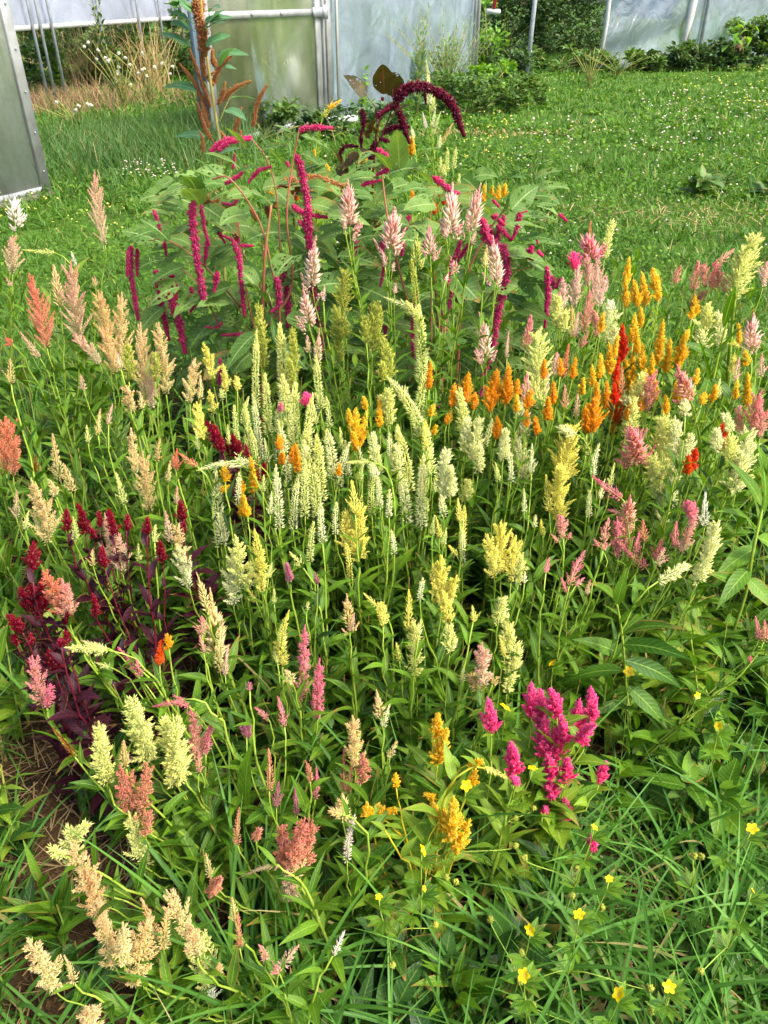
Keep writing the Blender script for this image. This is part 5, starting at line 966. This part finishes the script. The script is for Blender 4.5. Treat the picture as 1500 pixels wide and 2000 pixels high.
shrub(1412, 378, .7, .5, .16, 120, .13, 'weed', "broad leaved weed clump in the lawn at right", 'weed')
shrub(1340, 137, .5, .3, .5, 200, .12, 'weed', "small leafy weed in front of the thin dark post", 'weed')
c = atZ(1432, 138); o = empty('sapling', (c[0], c[1], 0), "thin sapling with drooping leaves in front of the right tunnel wall", 'sapling')
tp = atY(1438, 55, c[1]); h_ = tp[2]; pth = bez(np.array([0, 0, 0.]), np.array([-.15, 0, h_ * .4]), np.array([-.1, 0, h_ * .8]), np.array([.08, 0, h_]), 12)
build('trunk', [tube(pth, np.linspace(.02, .008, 12), 5)], M['stemo'], o)
bb = pth[rng.integers(5, 12, 26)] + rng.normal(0, .16, (26, 3))
build('foliage', [strips(bb, rng.random(26) * 6.28, rng.uniform(1.2, 2.2, 26), rng.uniform(.3, 1, 26), .22, .13, leafp, 4, .2)], M['vine'], o, smooth=True)
build('dead_leaf', [strips(pth[8:11] + [.05, -.05, -.1], [0., 2, 4], 2.6, .3, .34, .1, leafp, 4, .3)], M['f_dusty'], o, smooth=True)
# dark green behind the greenhouse doorway
G3 = 'overgrown plants inside the greenhouse'
for px, py, w, h, nn, lab in [(60, 130, 1.2, 2.3, 2600, "tall dark climber on the inner edge of the sliding panel"), (130, 110, 2.6, 1.1, 2200, "dark weeds below the left part of the white side wall"), (210, 105, 3, 1.2, 2600, "dark weeds below the middle of the white side wall"), (300, 112, 2.6, 1.4, 2600, "dark weeds below the right part of the white side wall"), (345, 150, 1.6, 1.3, 2400, "leafy green weeds close behind the door edge"), (262, 160, 1.4, .9, 1700, "grey green weeds behind the white flowers"), (130, 172, 1.5, .8, 1500, "grey green weeds left of the tan dry grass"), (215, 168, 1.0, .7, 1000, "weeds growing through the foot of the tan dry grass")]:
    shrub(px, py, w, 1.2, h, nn, .13, 'shrub' if 'dark' in lab else 'weed', lab, 'overgrown_weeds', G3)
shrub(500, 200, 1.6, 1.6, 1.2, 1200, .13, 'vine', "green plants growing indoors behind the greenish door", 'indoor_plants', G3)
c = atZ(560, 150); shrub(560, 160, 3.5, 1.6, 1.6, 2200, .15, 'weed', "tall green plants indoors near the door latch side", 'indoor_plants', G3)
shrub(720, 150, 4.5, 1.4, .9, 2200, .14, 'weed', "green growth showing faintly through the film wall", 'indoor_plants', G3)
def tallweed(px, py, ty, n, spread, mat, label, lf=.07, name='tall_weed', flowers=None, fcol='white', stems=8, grp=None, wr=(.14, .22)):
    c = atZ(px, py); tp = atY(px, ty, c[1]); h = tp[2]; o = empty(name, (c[0], c[1], 0), label, 'weed', grp); st, rows = [], []
    for i in range(stems):
        e = np.array([rng.normal(0, spread), rng.normal(0, spread * .6), h * rng.uniform(.65, 1.0)]); pth = bez(np.zeros(3), e * [.1, .1, .4], e * [.6, .6, .7], e, 12)
        st.append(tube(pth, np.linspace(.009, .003, 12), 4)); rows.append(stem_leaves(pth, n, lf, wr=wr, s0=.15, s1=.99))
        if flowers and i < flowers:
            m_ = 26; B = np.zeros((m_, 3)); D = rng.normal(0, 1, (m_, 3)); q = pth[-1 - (i % 4)]
            build('flower', [florets(B, D, np.full(m_, .034), np.full(m_, .02), rng.random(m_), rng.random(m_))], M['f_' + fcol], o, loc=q + rng.normal(0, .05, 3))
    build('stem', st, M['stemo'], o); a = [np.concatenate([r[k] for r in rows]) for k in range(6)]
    build('foliage', [strips(a[0], a[1], a[2], a[3], a[4], a[5], lancep, 4, .2)], M[mat], o, smooth=True); return o
tallweed(815, 235, -30, 46, .12, 'willow', "tall feathery weed left of the wispy bush before the film wall", lf=.22, stems=4)
tallweed(870, 215, 20, 40, .62, 'willow', "wide wispy grey green bush before the film wall", lf=.13, stems=30)
tallweed(1150, 172, 85, 10, .28, 'weed', "reddish bare weed stalks at the edge of the lawn", lf=.09, stems=12)
tallweed(1205, 150, 95, 12, .35, 'weed', "thin seeding grasses before the wrinkled curtain", lf=.12, stems=14)
tallweed(1010, 150, 95, 10, .3, 'shrub', "small dark weed with white blooms beside the corner", lf=.1, stems=6, flowers=2)
tallweed(245, 215, 70, 10, .30, 'weed', "weed dotted with white flowers in front of the dark weeds", lf=.1, stems=14, flowers=13)
tallweed(290, 205, 120, 10, .30, 'weed', "weed with white flowers nearest the door edge", lf=.1, stems=12, flowers=12)
tallweed(150, 250, 190, 8, .3, 'weed', "small weed with a few white flowers by the dry patch", lf=.08, stems=8, flowers=5)
tallweed(118, 190, -10, 30, .22, 'weed', "tall climbing weed before the left of the white wall", lf=.2, stems=6, wr=(.4, .6))
tallweed(225, 200, -20, 26, .12, 'shrub', "tall dark weed silhouetted before the middle of the white wall", lf=.2, stems=5, wr=(.3, .5))
# white clover heads and yellow flowers scattered in the lawn (too many to count)
def dots(name, n, col, r0, y0, y1, z, px=None, cover=None):
    if px is not None: x = rng.uniform(px[0], px[1], n); y = rng.uniform(px[2], px[3], n); q = np.array([atZ(a_, b_) for a_, b_ in zip(x, y)]); X, Y = q[:, 0], q[:, 1]
    else: Y = np.exp(rng.uniform(math.log(y0), math.log(y1), n)); X = rng.uniform(-.3, 1, n) * halfw(Y)
    if px is None:
        nc = 70; ci = rng.integers(0, nc, n); j = rng.integers(0, n, nc); X, Y = .35 * X + .65 * (X[j][ci] + rng.normal(0, .05, n) * Y), .35 * Y + .65 * Y[j][ci] * np.exp(rng.normal(0, .1, n))
    k = ~in_poly(X, Y, BED) & (inside_house(X, Y) < -.1 if px is None else True); X, Y = X[k], Y[k]
    if cover: k = np.sin(X * 1.3 + cover) * np.cos(Y * .9) > -.1; X, Y = X[k], Y[k]
    m_ = 9; n = len(X); C_ = np.stack([X, Y, rng.uniform(z * .8, z * 1.25, n)], -1).repeat(m_, 0); D = rng.normal(0, 1, (n * m_, 3)); D[:, 2] = np.abs(D[:, 2]) * .8
    rr = np.repeat(1.2 * r0 * rng.uniform(.7, 1.25, n) * np.clip(Y / 8, .8, 1.7), m_)
    return C_, D, rr
def dotbuild(name, sets, mat):
    ps = [florets(C_, D, rr, rr * .75, rng.random(len(C_)), rng.random(len(C_)) * .8) for C_, D, rr in sets]; prop(build(name, ps, M[mat]), kind='stuff')
dotbuild('clover_blossoms', [dots('', 340, 0, .011, 5, 19, .10, cover=1), dots('', 55, 0, .010, 0, 0, .13, px=(235, 350, 338, 375)), dots('', 100, 0, .010, 0, 0, .09, px=(1230, 1500, 180, 300)), dots('', 80, 0, .010, 0, 0, .09, px=(1000, 1500, 240, 500))], 'f_whitep')
dotbuild('yellow_wildflowers', [dots('', 150, 0, .010, 4, 18, .09, cover=2.4), dots('', 30, 0, .011, 0, 0, .10, px=(0, 260, 400, 480)), dots('', 60, 0, .010, 0, 0, .09, px=(900, 1000, 230, 330)), dots('', 60, 0, .011, 0, 0, .10, px=(1330, 1500, 130, 220))], 'f_yellow')

c = atZ(1330, 425); tuft_field(c[0], c[1], 1.6, .5, 500, .06, .16, .006, 'dryg', 'dead_thatch', kind='stuff', phi=(.7, 1.5), kap=(0, .6))
c = atZ(960, 262); tuft_field(c[0], c[1], 1.4, .25, 300, .06, .16, .010, 'dryg', 'dead_thatch', kind='stuff', phi=(.7, 1.5), kap=(0, .6))
# ------------------------------------------------------------------ undergrowth of the bed
def canopy(Y): return np.interp(Y, [.3, .6, 1., 1.5, 2., 3., 3.6], [.10, .16, .27, .38, .46, .55, .5])
HOLES = [(-.80, 1.08, .12), (-.60, .93, .09), (-.5, 1.25, .10), (.95, 1.02, .08)]
def clear(x, y):
    k = np.ones(len(x), bool)
    for hx, hy, hr in HOLES: k &= np.hypot((x - hx) / 1.3, y - hy) > hr
    return k
def under(n, poly, Ll, wr, mat, zlo=.03, zk=1.0, name='undergrowth', phi=(.35, 1.25), seg=5, prof=lancep, clump_r=.07):
    nc = max(10, n // 14); bb = np.array(poly); lo, hi = bb.min(0), bb.max(0); c = rng.uniform(lo, hi, (nc * 3, 2)); c = c[in_poly(c[:, 0], c[:, 1], poly) & clear(c[:, 0], c[:, 1])][:nc]
    # leaves spiral up hidden stems so they read as leafy shoots
    ii = rng.integers(0, len(c), n); u_ = rng.random(n); cy = c[ii, 1]; lean = rng.normal(0, .12, (len(c), 2))
    z = zlo + (canopy(cy) * zk * rng.uniform(.55, 1.1, len(c))[ii] - zlo) * u_
    X = c[ii, 0] + lean[ii, 0] * z + rng.normal(0, .006, n); Y = cy + lean[ii, 1] * z + rng.normal(0, .006, n)
    L_ = Ll * rng.uniform(.6, 1.25, n) * (1.1 - .35 * u_)
    a = strips(np.stack([X, Y, z], -1), rng.random(n) * 6.28, rng.uniform(*phi, n), rng.uniform(.2, 1.1, n), L_, L_ * rng.uniform(*wr, n), prof, seg, .3, rng.normal(0, .35, n), wave=.1)
    st = [tube(np.array([[q[0], q[1], 0], [q[0] + l_[0] * .2, q[1] + l_[1] * .2, float(canopy(q[1])) * .5 * zk], [q[0] + l_[0] * float(canopy(q[1])) * zk, q[1] + l_[1] * float(canopy(q[1])) * zk, float(canopy(q[1])) * zk * .85]]), np.array([.003, .0025, .0015]), 4) for q, l_ in zip(c, lean)]
    prop(build(name, [a] + st, M[mat], smooth=True), kind='stuff')
P1 = [(-1.0, .62), (-.3, .55), (.12, .62), (.42, .95), (.9, 1.25), (1.5, 1.4), (2.3, 1.7), (2.6, 3.0), (1.3, 3.1), (.5, 3.2), (-.7, 3.1), (-2.1, 2.7), (-2.0, 1.5), (-1.25, .95)]
under(9000, P1, .115, (.16, .25), 'leaf', name='leafy_undergrowth', phi=(.15, .9), zk=1.22)
under(1700, P1, .10, (.2, .3), 'leafy', name='leafy_undergrowth', phi=(.2, .9), zk=1.15)
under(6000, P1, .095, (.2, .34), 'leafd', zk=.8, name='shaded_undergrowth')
under(2200, P1, .05, (.35, .5), 'weed', zk=.45, name='small_weeds', prof=leafp, phi=(.8, 1.5))
under(700, [(.3, 1.2), (1.0, 1.15), (1.7, 1.6), (1.9, 2.4), (.9, 2.2), (.5, 1.7)], .13, (.28, .38), 'leafy', zk=.95, name='broad_undergrowth')
under(1300, [(.55, .95), (1.3, 1.0), (1.6, 1.5), (.9, 1.6)], .09, (.4, .6), 'leaf', zk=.8, name='broad_weeds', prof=broadp, phi=(.7, 1.4))
# long arching grass in front and between
def blades(n, poly, l0, l1, w, mat, name, kap=(.5, 2.2), phi=(.05, .7), kill=None, ncl=9):
    bb = np.array(poly); lo, hi = bb.min(0), bb.max(0); nc = n // ncl; c = rng.uniform(lo, hi, (nc * 4, 2)); c = c[in_poly(c[:, 0], c[:, 1], poly) & clear(c[:, 0], c[:, 1])][:nc]
    if len(c) == 0: return
    ii = rng.integers(0, len(c), n); X = c[ii, 0] + rng.normal(0, .018, n); Y = c[ii, 1] + rng.normal(0, .018, n)
    a = strips(np.stack([X, Y, np.zeros(n)], -1), rng.random(n) * 6.28, rng.uniform(*phi, n), rng.uniform(*kap, n), rng.uniform(l0, l1, n), w * rng.uniform(.55, 1.35, n), bladep, 8, .25, rng.normal(0, .5, n), rnd=rng.random(n))
    prop(build(name, [a], M[mat], smooth=True), kind='stuff')
PF = [(-.75, .1), (1.2, .1), (1.6, .9), (1.9, 1.5), (1.1, 1.4), (.62, 1.12), (.32, .9), (.1, .68), (-.12, .5), (-.55, .45)]
blades(3400, PF, .16, .44, .0092, 'long', 'arching_grass')
blades(3600, PF, .06, .20, .006, 'long', 'fine_grass')
PL = [(-1.5, .2), (-.35, .1), (-.42, .45), (-.62, .75), (-.95, 1.25), (-1.7, 1.6)]
blades(1500, PL, .12, .36, .0075, 'long', 'fine_grass')
blades(1700, P1, .22, .58, .009, 'long', 'arching_grass', kap=(.4, 1.6), phi=(.0, .4))
blades(1600, [(.9, 1.5), (2.9, 1.7), (3.0, 3.4), (1.4, 3.3)], .2, .5, .008, 'long', 'arching_grass')
blades(1400, [(-2.6, 2.0), (-.9, 2.6), (-.9, 3.6), (-2.8, 3.5)], .12, .35, .008, 'lawn', 'fine_grass')
blades(5200, [(1.3, .0), (3.4, .0), (3.6, 2.3), (2.2, 1.5)], .10, .34, .008, 'long', 'fine_grass')
blades(3200, [(-1.0, .0), (-3.2, .0), (-3.2, 2.6), (-2.0, 1.7)], .08, .26, .007, 'long', 'fine_grass')
# weeds with small leaves in the front grass
under(1500, PF, .045, (.4, .6), 'weed', zk=.7, name='small_weeds', prof=leafp, phi=(.7, 1.5))
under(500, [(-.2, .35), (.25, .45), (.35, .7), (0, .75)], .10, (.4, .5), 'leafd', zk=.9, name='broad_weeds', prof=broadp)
# straw
n = 9000; X = rng.uniform(-1.9, 1.6, n); Y = rng.uniform(.15, 2.6, n); k = in_poly(X, Y, [(q[0], q[1]) for q in bx]); X, Y = X[k], Y[k]; n = len(X)
prop(build('straw', [strips(np.stack([X, Y, rng.uniform(.025, .06, n)], -1), rng.random(n) * 6.28, rng.uniform(1.3, 1.75, n), rng.uniform(-.3, .3, n), rng.uniform(.05, .16, n), rng.uniform(.002, .004, n), bladep, 2, mid=False)], M['straw']), kind='stuff')
# a few very long leaning grass blades seen one by one
for (x0, y0, x1, y1, w, lab) in [(60, 1130, 5, 1290, 12, "long bleached grass blade arching down at the left edge"), (290, 1120, 60, 1130, 12, "pale bent grass blade crossing the crimson clump"), (560, 1650, 420, 1300, 12, "tall pale grass blade rising beside the pink celosias")]:
    H0 = .32; Y0 = yat((x0 + x1) / 2, (y0 + y1) / 2, H0); a_, b_ = atY(x0, y0, Y0), atY(x1, y1, Y0); mid = (a_ + b_) / 2 + np.array([0, 0, .1]); rt = np.array([a_[0], Y0, 0.])
    D = b_ - a_; az = math.atan2(D[1], D[0])
    if 'rising' in lab: continue
    prop(build('grass_blade', [strips(np.zeros((1, 3)), [az], [.0], [2.2], np.linalg.norm(b_ - rt) * 1.1, w * Y0 * 1.3 / FOC, bladep, 12, .2)], M['long'], loc=rt, smooth=True), lab, 'grass blade', 'long single grass blades')

# ------------------------------------------------------------------ buttercups
m, nt, out = newmat('buttercup_petal'); u, v, r = attr(nt); surf(nt, out, mixc(nt, v, lin((232, 186, 4)), lin((246, 218, 10))), .3, .2, None, .5); M['butter'] = m
petp = lambda s: math.sin(math.pi * (s ** .8 * .86 + .06)) ** .7
def buttercup(px, py, wpx, H, label, tilt=.5, heads=0):
    Y0 = yat(px, py, H); c = atY(px, py, Y0); R_ = .47 * wpx * depth(px, py, Y0) / FOC
    gx, gy = rng.normal(0, .04), rng.normal(-.01, .03); o = empty('buttercup', (c[0] + gx, c[1] + gy, 0), label, 'flower', 'yellow buttercups'); h = np.array([-gx, -gy, H])
    pth = bez(np.zeros(3), h * [0, 0, .5], h - [0, .01, .06], h, 10); st = [tube(pth, .0011, 5)]; rows = []
    for i in range(4):
        z = pth[2 + 2 * (i % 4)]; 
        for k in range(5): rows.append((z, i * 2.1 + k * .5 - 1, .9, .5, .035, .012))
    th0 = rng.random() * 6; ax = Vector((rng.normal(0, .7), rng.uniform(-1.5, .5), 1)).normalized().to_track_quat('Z', 'Y').to_matrix()
    a = th0 + np.arange(5) * 1.2566; V, F, A = strips(np.zeros((5, 3)), a, 1.05, .45, R_ * 1.06, R_ * .82, petp, 5, .25, wave=.05)
    V = V @ np.array(ax).T; build('petals', [(V, F, A)], M['butter'], o, loc=h, smooth=True)
    n_ = 26; D = rng.normal(0, 1, (n_, 3)); D[:, 2] = np.abs(D[:, 2]) + .5; D = D @ np.array(ax).T
    build('flower_centre', [florets(np.zeros((n_, 3)), D, np.full(n_, R_ * .3), np.full(n_, R_ * .08), rng.random(n_), rng.random(n_) * .8)], M['f_yellow'], o, loc=h)
    for i in range(heads):
        e = h * [.5, .5, .6] + [rng.normal(0, .07), rng.normal(0, .05), rng.uniform(-.02, .08)]; p2 = bez(pth[4], pth[4] + [0, 0, .05], e - [0, 0, .03], e, 8); st.append(tube(p2, .0009, 4)); n_ = 60; D = rng.normal(0, 1, (n_, 3))
        build('seed_head', [florets(np.zeros((n_, 3)), D, np.full(n_, .0075), np.full(n_, .003), rng.random(n_), rng.random(n_) * .8)], M['f_lime'], o, loc=e)
    build('stem', st, M['stem'], o, smooth=True); q = [np.array([r_[k] for r_ in rows]) for k in range(6)]
    build('foliage', [strips(q[0], q[1], q[2], q[3], q[4], q[5], leafp, 3, .2)], M['leaf'], o, smooth=True)
BC = [(985, 1384, 26, .42, "buttercup touching the right side of the higher lone magenta plume"), (1040, 1503, 22, .36, "buttercup at the left foot of the magenta clump"), (912, 1535, 26, .38, "buttercup resting on the bent golden plumes"), (1229, 1312, 24, .40, "buttercup below the leaning magenta pink celosia stems"), (1080, 1296, 20, .36, "half shaded buttercup above the magenta clump"), (1361, 1358, 16, .36, "small buttercup beside the arching stem on the right"), (1405, 1418, 20, .34, "buttercup among broad weeds near the right edge, just above the grass"), (823, 1662, 26, .34, "buttercup left of the broad golden plume"), (827, 1736, 14, .3, "tiny buttercup below the golden plant"), (740, 1753, 16, .3, "little closed buttercup left of the golden plant foot"), (1160, 1617, 16, .34, "buttercup just above the lowest small magenta bloom"), (1190, 1718, 18, .3, "side facing buttercup in the grass under the magenta clump"), (1132, 1788, 26, .3, "buttercup in the middle of the lower right grass, right of its nearest neighbour"), (1037, 1815, 26, .3, "buttercup in the grass left of the middle one"), (1025, 1905, 30, .28, "six petal looking buttercup low in the grass, left of the bottom pair"), (1211, 1943, 32, .26, "lowest and largest buttercup near the bottom edge"), (1307, 1926, 28, .27, "buttercup near the bottom edge, right of the largest one"), (1470, 1620, 26, .34, "buttercup on a tall stem by the right picture edge"), (1135, 757, 17, .72, "tiny buttercup high among the orange and pink celosias"), (1469, 1740, 13, .3, "fading pale buttercup below the one at the right edge")]
for i, b in enumerate(BC): buttercup(b[0], b[1], b[2], b[3] * 1.2 if b[1] > 1500 else b[3], b[4], tilt=rng.uniform(.2, 1.0), heads=2 if b[1] > 1500 else 0)
